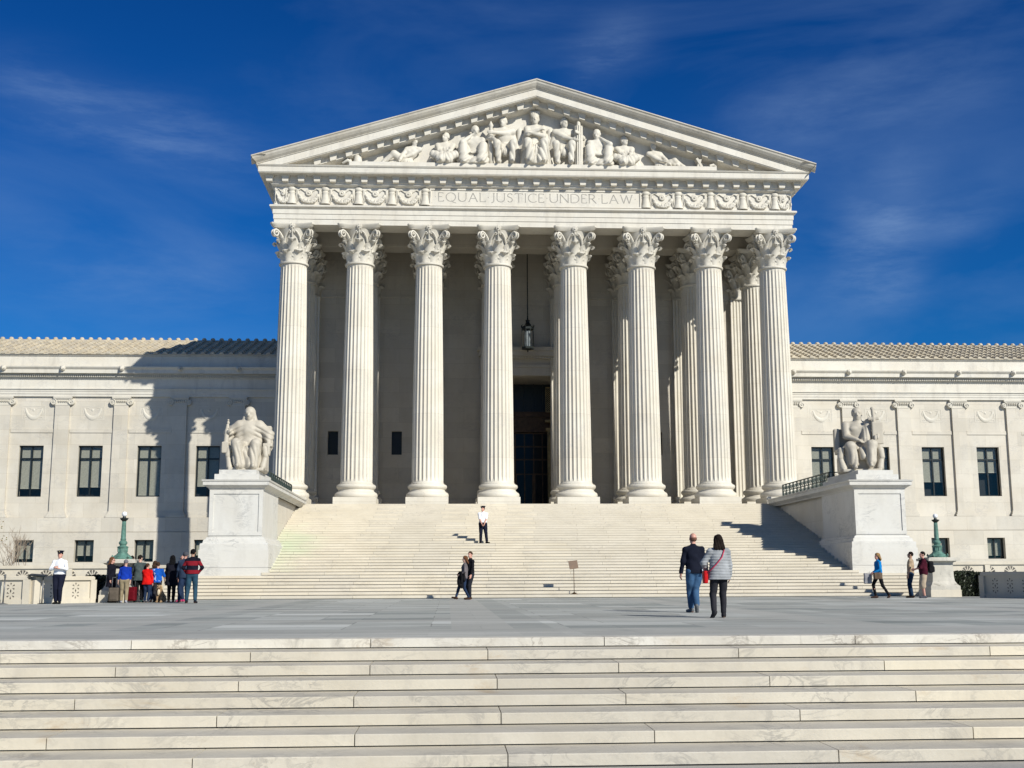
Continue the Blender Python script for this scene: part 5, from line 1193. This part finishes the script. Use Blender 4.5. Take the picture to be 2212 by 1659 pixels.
# ================================================================== people
SKINS = {'pale': (.52, .32, .24), 'tan': (.42, .25, .17), 'pink': (.55, .29, .22)}
_pm = {}
def cloth(name, c, rough=.85, kind=None):
    if name in _pm: return _pm[name]
    q = NT(name); tcn = q.n('ShaderNodeTexCoord'); f = q.noise(tcn.outputs['Object'], 5, 5, .6)
    d = tuple(x*.72 for x in c); u = tuple(min(1, x*1.15) for x in c); cc = q.mix(q.ramp(f, .3, .7), d, u)
    sp = q.n('ShaderNodeSeparateXYZ'); q.l(tcn.outputs['Object'], sp.inputs[0]); z = sp.outputs[2]; x = sp.outputs[0]
    if kind == 'stripes':
        b = q.math('GREATER_THAN', q.math('SINE', q.math('MULTIPLY', q.math('SUBTRACT', z, .955), 2*PI/.30)), .0); top_ = q.math('LESS_THAN', z, 1.43); low_ = q.math('GREATER_THAN', z, .98)
        cc = q.mix(q.math('MULTIPLY', q.math('MULTIPLY', b, top_), low_), cc, (.19, .012, .02))
    if kind == 'plaid':
        a = q.math('GREATER_THAN', q.math('FRACT', q.math('MULTIPLY', x, 18)), .74); b = q.math('GREATER_THAN', q.math('FRACT', q.math('MULTIPLY', z, 18)), .74)
        cc = q.mix(q.math('MULTIPLY', q.math('ADD', a, b), .5, True), cc, (.20, .12, .07))
    if kind == 'bluewhite':
        n_ = q.noise(tcn.outputs['Object'], 9, 3, .5); lowm = q.math('LESS_THAN', z, .98); lf = q.math('LESS_THAN', x, -.06)
        cc = q.mix(q.math('MULTIPLY', q.math('GREATER_THAN', n_, .53), q.math('MULTIPLY', q.math('MAXIMUM', lowm, lf), .7)), cc, (.55, .62, .72))
    if kind == 'denim': cc = q.mix(q.math('MULTIPLY', q.ramp(q.noise(tcn.outputs['Object'], 3, 3), .45, .7), .5), cc, tuple(min(1, v*2.1) for v in c))
    q.l(cc, q.b.inputs['Base Color']); q.b.inputs['Roughness'].default_value = rough; q.b.inputs['Specular IOR Level'].default_value = .06
    bp = q.n('ShaderNodeBump'); bp.inputs['Strength'].default_value = .35; bp.inputs['Distance'].default_value = .02; q.l(q.noise(tcn.outputs['Object'], 16, 3), bp.inputs['Height']); q.l(bp.outputs[0], q.b.inputs['Normal'])
    _pm[name] = q.m; return q.m
def skin(k):
    nm = k+'_skin'
    if nm not in _pm: _pm[nm] = plain(nm, SKINS[k], .55, 0, .08, 12)
    return _pm[nm]
HAIRC = {'brown': (.055, .032, .02), 'dark': (.016, .012, .010), 'black': (.007, .007, .008), 'blond': (.26, .16, .07), 'grey': (.16, .14, .13), 'reddish': (.13, .06, .03), 'shaved': (.17, .085, .06)}
def haircol(k):
    nm = k+'_hair'
    if nm not in _pm: _pm[nm] = plain(nm, HAIRC[k], .9, 0, .35, 30, .3, spec=.08)
    return _pm[nm]
def person(x, y, z, rz, H, label, pose=None, top=None, legs=None, hair=('short', 'brown'), shoes=(.03, .025, .02), face='pale', fem=False, vox=.0135, group=None, hat=None, build=1., curl=(.6, .6), hn=None, hd=None, extra=None):
    k = H/1.80; t = empty('person', (x, y, z), R(rz), label=label, cat='person', group=group); t.scale = (k, k, k)
    pose = dict(pose or {}); pose.setdefault('sw', .165 if fem else .185); J = skeleton(**pose)
    s = SDF(.03); body_prims(s, J, fem, curl=curl, hn=hn, hd=hd, slim=build*.95, tk=.86); V, Q = s.mesh(.0118 if vox > .012 else .0105); sdf_obj('body', (V, Q), skin(face), t)
    P, W_, C_, N_ = J['pel'], J['waist'], J['chest'], J['neck']; b = build
    # --- lower garment
    lk = legs.get('kind', 'trousers'); w_ = legs.get('w', 1.); s = SDF(.03); s.el(P+V3(0, 0, .0), (.172*b, .125*b, .145), k=.04)
    for i, sg in enumerate((1, -1)):
        hp, kn, an = J['hip'][i], J['knee'][i], J['ank'][i]
        if lk == 'shorts':
            e_ = kn+(an-kn)*.12; s.rc(hp, kn, .112*w_, .098*w_, .03); s.rc(kn, e_, .098*w_, .098*w_, .02)
        else:
            s.rc(hp, kn, .105*w_*b, .074*w_, .03); s.rc(kn, an+(kn-an)*.10, .073*w_, .058*w_ if lk != 'flare' else .075, .02)
    cl = [((0, 0, 1), float(P[2]+.115))]
    sdf_obj({'shorts': 'shorts', 'leggings': 'leggings'}.get(lk, 'trousers'), s.mesh(vox, folds(.0035), cl), cloth(legs['m'], legs['c'], kind=legs.get('pat')), t)
    # --- shoes
    for i in (0, 1):
        s = SDF(.015); h_, t_ = J['heel'][i], J['toe'][i]; m_ = h_+(t_-h_)*.5
        s.rc(h_+V3(0, 0, .012), m_+V3(0, 0, .006), .043, .043, .02); s.rc(m_, t_, .044, .036, .02)
        if legs.get('boots'): s.rc(J['ank'][i]+(J['knee'][i]-J['ank'][i])*.3, J['ank'][i]-V3(0, 0, .03), .058, .052, .03)
        else: s.rc(J['ank'][i]-V3(0, 0, .01), J['ank'][i]-V3(0, 0, .04), .046, .044, .02)
        zf = min(h_[2], t_[2])-.030
        flat = abs(h_[2]-t_[2]) < .03
        sdf_obj('shoe', s.mesh(.011, None, [((0, 0, -1), -float(zf))] if flat else ()), cloth('shoe_%.3f_%.3f_%.3f' % shoes, shoes, .6), t)
    # --- upper garment
    hem = top.get('hem', .84)-.90+P[2]-.04; bk = top.get('bulk', 1.)*b; sl = top.get('sleeve', 1.); s = SDF(.035)
    s.el(P+V3(0, 0, .02), (.178*bk, .132*bk, .20), k=.05); s.el(W_+V3(0, 0, .02), (.158*bk, .118*bk, .19), k=.06); s.el(C_+V3(0, 0, .02), (.172*bk, .124*bk, .195), k=.05); s.rc(J['sh'][0]-V3(.01, 0, .015), J['sh'][1]+V3(.01, 0, -.015), .062*bk, .062*bk, .04)
    for i in (0, 1): s.rc(N_+V3(0, -.01, -.015), J['sh'][i], .058, .062*bk, .04)
    s.rc(C_-V3(0, 0, .05), P-V3(0, 0, .10), .124*bk, .130*bk, .04, fx=1.36, fy=.98)
    if fem:
        for sg in (1, -1): s.el(C_+V3(sg*.06, .09, .03), (.06, .05, .055), k=.03)
    if top.get('collar'): s.rc(N_-V3(0, 0, .05), N_+V3(0, -.005, .025), .078, .066, .03)
    if hem < P[2]-.12:
        for sg in (-1, 1): s.rc(P+V3(sg*.06, 0, 0), V3(P[0]+sg*.09, P[1]-.01, hem-.05), .135*bk, .15*bk, .05, fy=.85)
    for i in (0, 1):
        sh, e_, w__ = J['sh'][i], J['elb'][i], J['wr'][i]
        if sl >= .95: s.rc(sh-V3(0, 0, .01), e_, .060*bk, .054*bk, .03); s.rc(e_, e_+(w__-e_)*.95, .054*bk, .041*bk, .02)
        elif sl > .5: q_ = e_+(w__-e_)*(sl-.5)*2; s.rc(sh, e_, .066*bk, .056*bk, .03); s.rc(e_, q_, .056*bk, .05*bk, .02)
        else: q_ = sh+(e_-sh)*sl*2; s.rc(sh, q_, .068*bk, .064*bk, .03)
    fd = folds(top.get('fold', .0045))
    if top.get('quilt'): fd = lambda x_, y_, z_: -.006-.011*np.abs(np.sin(z_*PI/.062+.25*np.sin(9*x_)))
    tp = sdf_obj(top.get('name', 'jacket'), s.mesh(vox, fd, [((0, 0, -1), -float(hem))]), cloth(top['m'], top['c'], kind=top.get('pat')), t)
    # --- hair
    Rm = hrot(J); c = J['headc']
    def T(a, b_, c_): return c+Rm@V3(a, b_, c_)
    n_ = Rm@V3(0, .86, -.5); hk, hc = hair
    if hk != 'none':
        s = SDF(.02); rr = (.086, .106, .102) if hk == 'short' else (.097, .115, .112); s.el(T(0, -.016, .040), rr, Rm)
        if hk == 'short': V, Q = s.mesh(.009, folds(.002, 2), [(n_, float(n_@T(0, .045, .045)))])
        elif hk == 'fringe': V, Q = None, None
        if hk == 'balding':
            s = SDF(.01); s.el(T(0, -.014, .0), (.084, .103, .075), Rm); V, Q = s.mesh(.009, None, [(n_, float(n_@T(0, .02, .02))), (Rm@V3(0, -.2, 1), float((Rm@V3(0, -.2, 1))@T(0, 0, .055)))])
        if hk in ('long', 'verylong', 'bob'):
            ln = {'long': .26, 'verylong': .42, 'bob': .17}[hk]
            V, Q = s.mesh(.010, folds(.003, 2), [(n_, float(n_@T(0, .050, .050)))]); oh = SDF(.03)
            oh.el(T(0, -.03, .02), (.098, .098, .11), Rm, k=.03)
            for sg in (-1, 0, 1):
                oh.rc(T(sg*.05, -.045, .0), T(sg*.075, -.075, -ln*.6), .062, .062, .03); oh.rc(T(sg*.075, -.075, -ln*.6), T(sg*.07, -.085, -ln), .06, .03, .02)
            sdf_obj('hair', oh.mesh(.011, lambda x_, y_, z_: .005*np.sin(110*x_+3*np.sin(8*z_)), [(n_, float(n_@T(0, .02, .03)))]), haircol(hc), t)
        sdf_obj('hair' if hk in ('short', 'balding') else 'hair_crown', (V, Q), haircol(hc), t)
    def hatpart(nm, s, mt, v=.009): return sdf_obj(nm, s.mesh(v), mt, t)
    if hat == 'police':
        s = SDF(.006); s.el(T(0, -.005, .135), (.132, .140, .026), Rm); s.el(T(0, -.005, .100), (.096, .112, .040), Rm); s.el(T(0, .105, .072), (.075, .05, .010), Rm@np.array(Matrix.Rotation(R(-18), 3, 'X'))); hatpart('cap', s, cloth('navy_uniform', (.012, .014, .028)))
        s = SDF(.004); s.el(T(0, .115, .110), (.018, .012, .022), Rm); hatpart('badge', s, M_BRASS, .006)
    if hat and hat[0] == 'beanie':
        s = SDF(.01); s.el(T(0, -.016, .050), (.093, .112, .100), Rm); V, Q = s.mesh(.009, lambda x_, y_, z_: .002*np.sin(160*x_), [(Rm@V3(0, .3, -1), float((Rm@V3(0, .3, -1))@T(0, 0, .0)))]); sdf_obj('beanie', (V, Q), cloth(*hat[1:]), t)
    if extra and 'sunglasses' in extra:
        s = SDF(.004); 
        for sg in (-1, 1): s.el(T(sg*.032, .096, .012), (.028, .010, .018), Rm)
        s.rc(T(-.075, .02, .018), T(-.06, .085, .016), .005); s.rc(T(.075, .02, .018), T(.06, .085, .016), .005); s.rc(T(-.03, .1, .016), T(.03, .1, .016), .005); hatpart('sunglasses', s, M_FRAME, .006)
    if extra and 'tie' in extra:
        s = SDF(.006); s.rc(N_+V3(0, .085, -.05), C_+V3(0, .140, -.08), .016, .024, fy=.5); hatpart('tie', s, cloth('navy_uniform', (.012, .014, .028)), .008)
    if extra and 'belt' in extra:
        s = SDF(.01); s.el(P+V3(0, 0, .10), (.176*b, .128*b, .03)); s.bx(P+V3(.17, .02, .0), (.03, .05, .08), .015); s.bx(P+V3(-.17, .0, .05), (.025, .04, .05), .012); V, Q = s.mesh(.011); sdf_obj('duty_belt', (V, Q), cloth('black_leather', (.008, .008, .008), .5), t)
    return t, J, T
NAVY = dict(m='navy_uniform', c=(.012, .014, .028)); BLK = dict(m='black_cloth', c=(.010, .010, .012))
W_SHIRT = dict(m='white_shirt', c=(.80, .81, .84), name='shirt', hem=.98, sleeve=.42, bulk=.98, collar=True)
DENIM = dict(m='blue_denim', c=(.045, .10, .19), pat='denim', w=1.12); DKDEN = dict(m='dark_denim', c=(.016, .028, .06), pat='denim')
H_SIDE = ((.27, .03, .80), (-.27, .03, .80))
# guard at the left wall, hands meeting at the chest
person(-18.60, 41.9, 0, 178, 1.80, 'guard in white shirt, tie and dark peaked cap, standing by the low pierced wall', dict(hands=((.03, .25, 1.22), (-.06, .26, 1.24)), ep=((1, -.2, -.5), (-1, -.2, -.5)), feet=((.07, 0, 0), (-.07, .03, 0))), dict(W_SHIRT, sleeve=1.), dict(NAVY, w=1.12), ('short', 'dark'), (.01, .01, .01), 'pink', hat='police', extra=('tie', 'belt'), build=1.12)
# guard halfway up the stairs
n_ = 18; gz = n_*RU; gy = YB+TU*17+.25
person(1.73-5.17-.01, gy, gz, 180, 1.80, 'guard in white short-sleeved shirt and cap standing halfway up the grand staircase', dict(hands=((.05, .22, .90), (-.05, .23, .89)), ep=((1, -.3, -.3), (-1, -.3, -.3)), feet=((.12, .0, 0), (-.19, .03, 0)), toe=(-5, 35), head=(-38, 0, 0)), dict(W_SHIRT), dict(NAVY, w=1.12), ('short', 'dark'), (.012, .01, .008), 'pink', hat='police', extra=('belt',), build=1.08)
# couple in front of the stairs
person(-4.52, 46.0, 0, 88, 1.70, 'woman walking left in a grey top with a dark coat over her arm', dict(pel=(0, 0, .93), feet=((.06, .34, .02, .25), (-.07, -.20, .0)), hands=((.02, .20, 1.04), (-.20, .17, 1.02)), ep=((.5, -.8, -.4), (-.6, -.6, -.4)), lean=(0, -.03), head=(6, -4, 0)), dict(m='heather_grey_knit', c=(.14, .125, .13), name='sweater', hem=.86), dict(DKDEN, kind='trousers', w=.92), ('long', 'reddish'), (.045, .025, .018), fem=True)
def soft(name, prims, mat, par, vox=.014, f=.004, clips=()):
    s = SDF(.03)
    for p in prims: (s.rc if p[0] == 'r' else s.el if p[0] == 'e' else s.bx)(*p[1:])
    return sdf_obj(name, s.mesh(vox, folds(f), clips), mat, par)
tW = [o for o in bpy.data.objects if o.name.startswith('person') and o.parent is None][-1]
ct = empty('folded_coat', (-4.52, 46.0, 0), R(88), label='dark coat carried over the arm of the woman in grey', cat='coat')
soft('coat_cloth', [('r', (-.24, .10, 1.02), (.02, .19, 1.00), .055, .055), ('r', (-.23, .12, 1.0), (-.25, .10, .66), .06, .05), ('r', (-.14, .17, .98), (-.17, .17, .56), .07, .08), ('r', (-.04, .20, .96), (-.08, .20, .62), .06, .06), ('r', (-.20, .02, .98), (-.23, -.02, .74), .05, .05), ('r', (-.15, .10, .98), (-.19, .08, .50), .07, .06)], cloth('black_cloth', (.010, .010, .012)), ct, f=.014)
person(-4.27, 46.75, 0, 118, 1.85, 'tall man in a black zip sweater walking beside the woman in grey', dict(feet=((.08, .03, 0), (-.08, .06, 0)), hands=((.27, .02, .82), (-.24, .12, .84)), head=(28, 0, 0)), dict(m='black_sweater', c=(.012, .012, .015), name='sweater', collar=True, hem=.90), dict(m='charcoal_trousers', c=(.022, .024, .032), w=1.05), ('short', 'brown'), (.05, .03, .02), 'pink')
# near couple walking away
person(.66, 27.75, 0, 4, 1.87, 'bald man in dark sweater and blue jeans walking away across the plaza', dict(feet=((-.02, -.16, .07, -1.2), (-.06, .16, 0)), hands=((.31, .03, .80), (-.30, .10, .84)), head=(8, 0, 0), pel=(0, 0, .95), lean=(-.01, .02), toe=(-10, 8)), dict(m='midnight_sweater', c=(.010, .012, .022), name='sweater', hem=.86, bulk=1.06, collar=True), dict(DENIM, w=1.14), ('balding', 'shaved'), (.13, .14, .15), 'pink', vox=.0115, build=1.04, hn=((-1, .2, 0), (1, .2, 0)))
tB = empty('paper_note', (.84, 27.56, .97), label='white paper sticking out of the bald man back pocket', cat='paper'); m = MB(); m.box(-.035, .035, -.006, .006, -.06, .07); m.box(-.03, .03, .0061, .012, -.05, .04); m.build('sheet', plain('white_paper', (.75, .77, .8), .6, 0, .03), tB)
pw, Jw, Tw = person(.40, 24.1, 0, 2, 1.67, 'woman in a grey quilted jacket and dark trousers walking away', dict(feet=((.10, .10, 0), (-.17, -.12, .05, -.9)), toe=(0, 18), hands=((.27, .12, .86), (-.24, .20, 1.02)), ep=((.5, -.6, -.2), (-1., -.5, -.3)), head=(0, -3, 0), sw=.185), dict(m='grey_quilted_nylon', c=(.30, .315, .33), name='quilted_jacket', hem=.80, bulk=1.10, quilt=True), dict(m='charcoal_leggings', c=(.028, .028, .034), w=1.05, boots=True), ('long', 'dark'), (.028, .028, .032), vox=.0115, fem=True)
bg_ = empty('shoulder_bag', (.40, 24.1, 0), R(2), label='small red bag on a pink strap worn across the quilted jacket', cat='bag')
M_RED = cloth('red_leather', (.45, .012, .015), .45); M_PINK = cloth('pink_strap', (.50, .04, .09), .5)
soft('bag', [('b', (-.29, .02, .82), (.045, .09, .13), .03)], M_RED, bg_, .011, .001)
m = MB(); m.tube([(.10, .02, 1.41), (.085, -.13, 1.36), (.02, -.185, 1.22), (-.10, -.195, 1.08), (-.20, -.15, .97), (-.27, -.06, .90), (-.29, .0, .86)], .011, 6); m.build('strap', M_PINK, bg_, True)
# crowd at the left
CG = 'visitors gathered near the left lamp pier'
person(-17.32, 43.7, 0, -118, 1.62, 'woman in black coat and sunglasses with one arm raised, far left of the crowd', dict(hands=((.20, .12, .86), (-.10, .52, 1.46)), ep=((.5, -.5, -.4), (-.5, .2, -.9)), feet=((.07, 0, 0), (-.06, .03, 0)), head=(24, 0, 0)), dict(m='black_wool', c=(.010, .010, .016), name='coat', hem=.60, collar=True), dict(BLK, w=.85, kind='leggings'), ('long', 'reddish'), (.02, .02, .02), 'pink', True, group=CG, extra=('sunglasses',))
person(-16.76, 43.35, 0, 6, 1.52, 'boy in a royal blue jacket, khaki trousers and grey knit cap, back turned', dict(hands=((.24, .06, .86), (-.27, .02, .78)), feet=((.12, -.06, .0, -.6), (-.10, .06, 0)), lean=(.02, .05), head=(-6, -8, 0)), dict(m='royal_blue_shell', c=(.008, .035, .30), name='jacket', hem=.94, bulk=1.05), dict(m='khaki_cotton', c=(.27, .22, .14), w=1.15), ('none', 'brown'), (.35, .36, .42), group=CG, hat=('beanie', 'grey_knit', (.13, .125, .14)))
person(-16.40, 44.0, 0, 0, 1.70, 'man in a grey-green T-shirt and black trousers, back turned, in the crowd', dict(hands=((.16, .26, 1.02), (-.16, .26, 1.0)), ep=((1, -.2, -.3), (-1, -.2, -.3)), feet=((.12, 0, 0), (-.12, .02, 0)), head=(-30, -10, 0)), dict(m='grey_green_jersey', c=(.065, .085, .085), name='shirt', hem=.80, sleeve=.5, bulk=1.08), dict(BLK, w=1.1), ('short', 'dark'), (.02, .05, .05), group=CG)
person(-16.08, 43.85, 0, -12, 1.40, 'boy in a bright red jacket and dark jeans, back turned', dict(hands=((.28, .05, .80), (-.24, .16, .86)), feet=((.10, 0, 0), (-.09, .03, 0)), head=(-24, 0, 0)), dict(m='bright_red_shell', c=(.62, .012, .010), name='jacket', hem=.80, bulk=1.10, collar=True), dict(DKDEN, w=1.1), ('short', 'brown'), (.06, .06, .07), 'pink', group=CG)
person(-15.72, 43.9, 0, 8, 1.44, 'boy in a blue and white T-shirt and dark trousers, back turned', dict(hands=((.30, .20, .95), (-.16, .28, .98)), ep=((1, -.4, -.3), (-1, -.2, -.3)), feet=((.10, 0, 0), (-.12, .05, 0))), dict(m='blue_print_jersey', c=(.010, .09, .42), name='shirt', hem=.86, sleeve=.48, bulk=1.06, pat='bluewhite'), dict(m='dark_grey_trousers', c=(.03, .03, .035), w=1.1), ('short', 'brown'), (.04, .05, .04), group=CG)
person(-16.10, 45.0, 0, 20, 1.50, 'brown-haired child mostly hidden behind the boys in red and blue', dict(hands=H_SIDE), dict(m='brown_hoodie', c=(.08, .06, .05)), dict(DKDEN), ('bob', 'brown'), (.05, .04, .04), group=CG)
person(-15.25, 44.1, 0, 12, 1.68, 'woman with very long black hair and a black coat, back turned', dict(hands=((.22, .10, .84), (-.22, .18, .92)), feet=((.08, 0, 0), (-.09, .02, 0))), dict(m='black_wool', c=(.010, .010, .016), name='coat', hem=.62, bulk=1.18), dict(BLK, w=1.0), ('verylong', 'black'), (.02, .02, .02), 'tan', True, group=CG)
person(-15.02, 44.75, 0, 70, 1.70, 'balding man in sunglasses and pink shoes mostly hidden beside the knit-capped man', dict(hands=H_SIDE, head=(10, -4, 0)), dict(m='grey_jacket', c=(.05, .055, .07)), dict(DKDEN), ('balding', 'grey'), (.45, .05, .14), 'pink', group=CG, extra=('sunglasses',))
person(-14.66, 43.5, 0, 14, 1.80, 'man in a slate blue jacket and grey knit cap, back turned', dict(hands=((.25, .08, .86), (-.25, .14, .86)), feet=((.10, .05, 0), (-.16, -.05, 0))), dict(m='slate_blue_shell', c=(.026, .040, .072), name='jacket', hem=.84, bulk=1.14, collar=True), dict(DKDEN, w=1.12), ('none', 'dark'), (.015, .015, .02), 'pink', group=CG, hat=('beanie', 'slate_knit', (.07, .075, .09)))
person(-14.08, 42.0, 0, 4, 1.86, 'tall man in a dark red and black striped sweater and jeans, hand on hip', dict(hands=((.19, .03, 1.0), (-.19, .16, .98)), ep=((1, -.4, .0), (-1, -.2, -.3)), feet=((.13, .03, 0), (-.15, -.04, 0))), dict(m='striped_sweater', c=(.010, .010, .018), name='sweater', hem=.93, bulk=1.08, pat='stripes', collar=True), dict(DENIM, m='mid_denim', c=(.022, .055, .085), w=1.06), ('short', 'black'), (.012, .012, .016), 'tan', group=CG)
person(-16.85, 44.6, 0, -20, 1.68, 'person in a black coat, half hidden behind the boy in royal blue', dict(hands=((.22, .22, 1.05), (-.25, .05, .82))), dict(m='black_wool', c=(.010, .010, .016), name='coat', hem=.66), dict(BLK), ('short', 'dark'), (.02, .02, .02), group=CG)
# visitors at the right
person(11.30, 44.6, 0, 92, 1.74, 'blonde woman in a bright blue jacket and black leggings walking left with bags', dict(pel=(0, 0, .92), feet=((.06, .12, 0), (-.08, -.36, .03, -.9)), hands=((.15, .20, .96), (-.16, .24, .98)), ep=((.4, -.8, -.3), (-.4, -.8, -.3)), head=(4, 0, 0)), dict(m='azure_shell', c=(.008, .19, .50), name='jacket', hem=.88, bulk=1.04, collar=True), dict(BLK, kind='leggings', w=.86), ('bob', 'blond'), (.05, .03, .025), 'pink', True)
bg_ = empty('tote_bag', (11.30, 44.6, 0), R(92), label='brown shoulder bag hanging at the side of the woman in bright blue', cat='bag'); soft('bag', [('b', (-.24, .12, .84), (.07, .17, .13), .04)], cloth('taupe_leather', (.12, .085, .06), .5), bg_, .012, .004)
m = MB(); m.tube([(-.24, .0, .95), (-.22, .05, 1.2), (-.20, .06, 1.35)], .008, 5); m.build('handle', cloth('taupe_leather', (.12, .085, .06), .5), bg_, True)
bg_ = empty('shopping_bag', (11.30, 44.6, 0), R(92), label='thin grey and white shopping bag held in front of the woman in bright blue', cat='bag'); soft('bag', [('b', (.02, .42, .74), (.06, .15, .20), .03)], cloth('grey_plastic', (.28, .28, .30), .4), bg_, .012, .006)
m = MB(); m.tube([(.02, .36, .92), (.05, .30, 1.0), (.02, .48, .92)], .006, 5); m.build('handle', cloth('grey_plastic', (.28, .28, .30), .4), bg_, True)
person(12.66, 44.85, 0, 58, 1.75, 'man in a tan plaid shirt and navy trousers looking up at the building', dict(feet=((.10, .06, 0), (-.12, -.04, 0)), hands=((.26, .04, .84), (-.27, .06, .82)), head=(10, 10, 0), lean=(0, -.03)), dict(m='tan_plaid_shirt', c=(.42, .33, .23), name='shirt', hem=.92, sleeve=.44, pat='plaid'), dict(m='navy_trousers', c=(.012, .030, .065), w=1.1), ('short', 'dark'), (.02, .015, .012), 'tan')
pm_, Jm, Tm = person(12.82, 44.0, 0, 80, 1.74, 'man in a maroon T-shirt and khaki shorts wearing a black backpack', dict(feet=((.10, .0, 0), (-.12, .02, 0)), hands=((.10, .32, 1.10), (-.06, .34, 1.12)), ep=((.7, -.5, -.4), (-.7, -.5, -.4)), head=(8, 6, 0)), dict(m='maroon_jersey', c=(.060, .010, .020), name='shirt', hem=.86, sleeve=.5, bulk=1.14), dict(m='khaki_shorts', c=(.42, .34, .25), kind='shorts', w=1.1), ('short', 'dark'), (.07, .075, .09), 'pink', build=1.05)
bg_ = empty('backpack', (12.82, 44.0, 0), R(80), label='black backpack on the back of the man in the maroon shirt', cat='backpack'); soft('pack', [('b', (0, -.27, 1.16), (.15, .10, .22), .07), ('b', (0, -.36, 1.08), (.11, .05, .11), .04)], cloth('black_nylon', (.012, .012, .014), .6), bg_, .012, .003)
for sg in (-1, 1): m = MB(); m.tube([(sg*.10, -.20, 1.34), (sg*.125, -.06, 1.48), (sg*.13, .10, 1.42), (sg*.145, .13, 1.24), (sg*.15, .0, 1.02), (sg*.13, -.18, .98)], .018, 6); m.build('strap', cloth('black_nylon', (.012, .012, .014), .6), bg_, True)
# sitting dog
t = empty('dog', (-15.50, 43.6, 0), R(170), label='tan and cream long-eared dog sitting on the plaza among the crowd', cat='dog')
s = SDF(.03); s.el((0, -.10, .17), (.13, .17, .16)); s.rc((0, -.08, .20), (0, .10, .40), .13, .10); s.rc((0, .10, .40), (0, .14, .52), .085, .07); s.el((0, .17, .56), (.075, .085, .075)); s.rc((0, .22, .54), (0, .31, .52), .045, .032); s.el((0, .335, .53), (.02, .015, .016), k=.01)
for sg in (-1, 1):
    s.rc((sg*.075, .12, .34), (sg*.075, .16, .04), .05, .03); s.rc((sg*.075, .16, .03), (sg*.075, .21, .025), .032, .028); s.el((sg*.12, -.06, .12), (.06, .12, .10)); s.rc((sg*.12, .02, .05), (sg*.13, .13, .03), .04, .03)
    s.el((sg*.035, .235, .585), (.012, .012, .012), k=.004)
s.rc((0, -.26, .08), (.16, -.38, .05), .035, .025)
M_DOG = plain('tan_fur', (.26, .17, .09), .9, 0, .35, 14, .6); sdf_obj('body', s.mesh(.013, folds(.004, 2), [((0, 0, -1), 0.)]), M_DOG, t)
s = SDF(.02)
for sg in (-1, 1):
    s = SDF(.02); s.rc((sg*.065, .15, .60), (sg*.105, .16, .47), .03, .035, fy=.6); sdf_obj('ear', s.mesh(.010, folds(.003)), plain('golden_fur', (.42, .30, .16), .9, 0, .3, 14, .6) if sg < 0 else MATS['golden_fur'], t)
s = SDF(.02); s.el((0, .215, .37), (.055, .03, .11)); sdf_obj('chest_patch', s.mesh(.011, folds(.003)), plain('cream_fur', (.60, .50, .34), .9, 0, .2, 14, .6), t)
# suitcases
def suitcase(x, y, rz, w_, h_, c, nm, label):
    t = empty('suitcase', (x, y, 0), R(rz), label=label, cat='suitcase'); M_ = cloth(nm, c, .6)
    s = SDF(.01); s.bx((0, 0, .06+h_/2), (w_/2, .12, h_/2), .035); s.bx((0, -.125, .05+h_*.42), (w_*.38, .02, h_*.30), .015); sdf_obj('case', s.mesh(.012), M_, t)
    m = MB()
    for sg in (-1, 1): m.tube([(sg*w_*.28, .08, h_), (sg*w_*.28, .08, h_+.42)], .010, 6)
    m.tube([(-w_*.30, .08, h_+.42), (w_*.30, .08, h_+.42)], .018, 8); m.build('pull_handle', M_STEEL, t, True)
    for sx in (-1, 1):
        m = MB(); m.tube([(sx*w_*.36-.015, .08, .035), (sx*w_*.36+.015, .08, .035)], .035, 12); m.build('wheel', M_FRAME, t, True, angle=40)
suitcase(-17.10, 43.35, 4, .34, .48, (.11, .09, .07), 'brown_luggage', 'brown suitcase with a raised handle beside the woman in the long black coat')
suitcase(-16.62, 43.85, -5, .34, .50, (.12, .006, .012), 'dark_red_luggage', 'dark red suitcase beside the boy in khaki trousers')
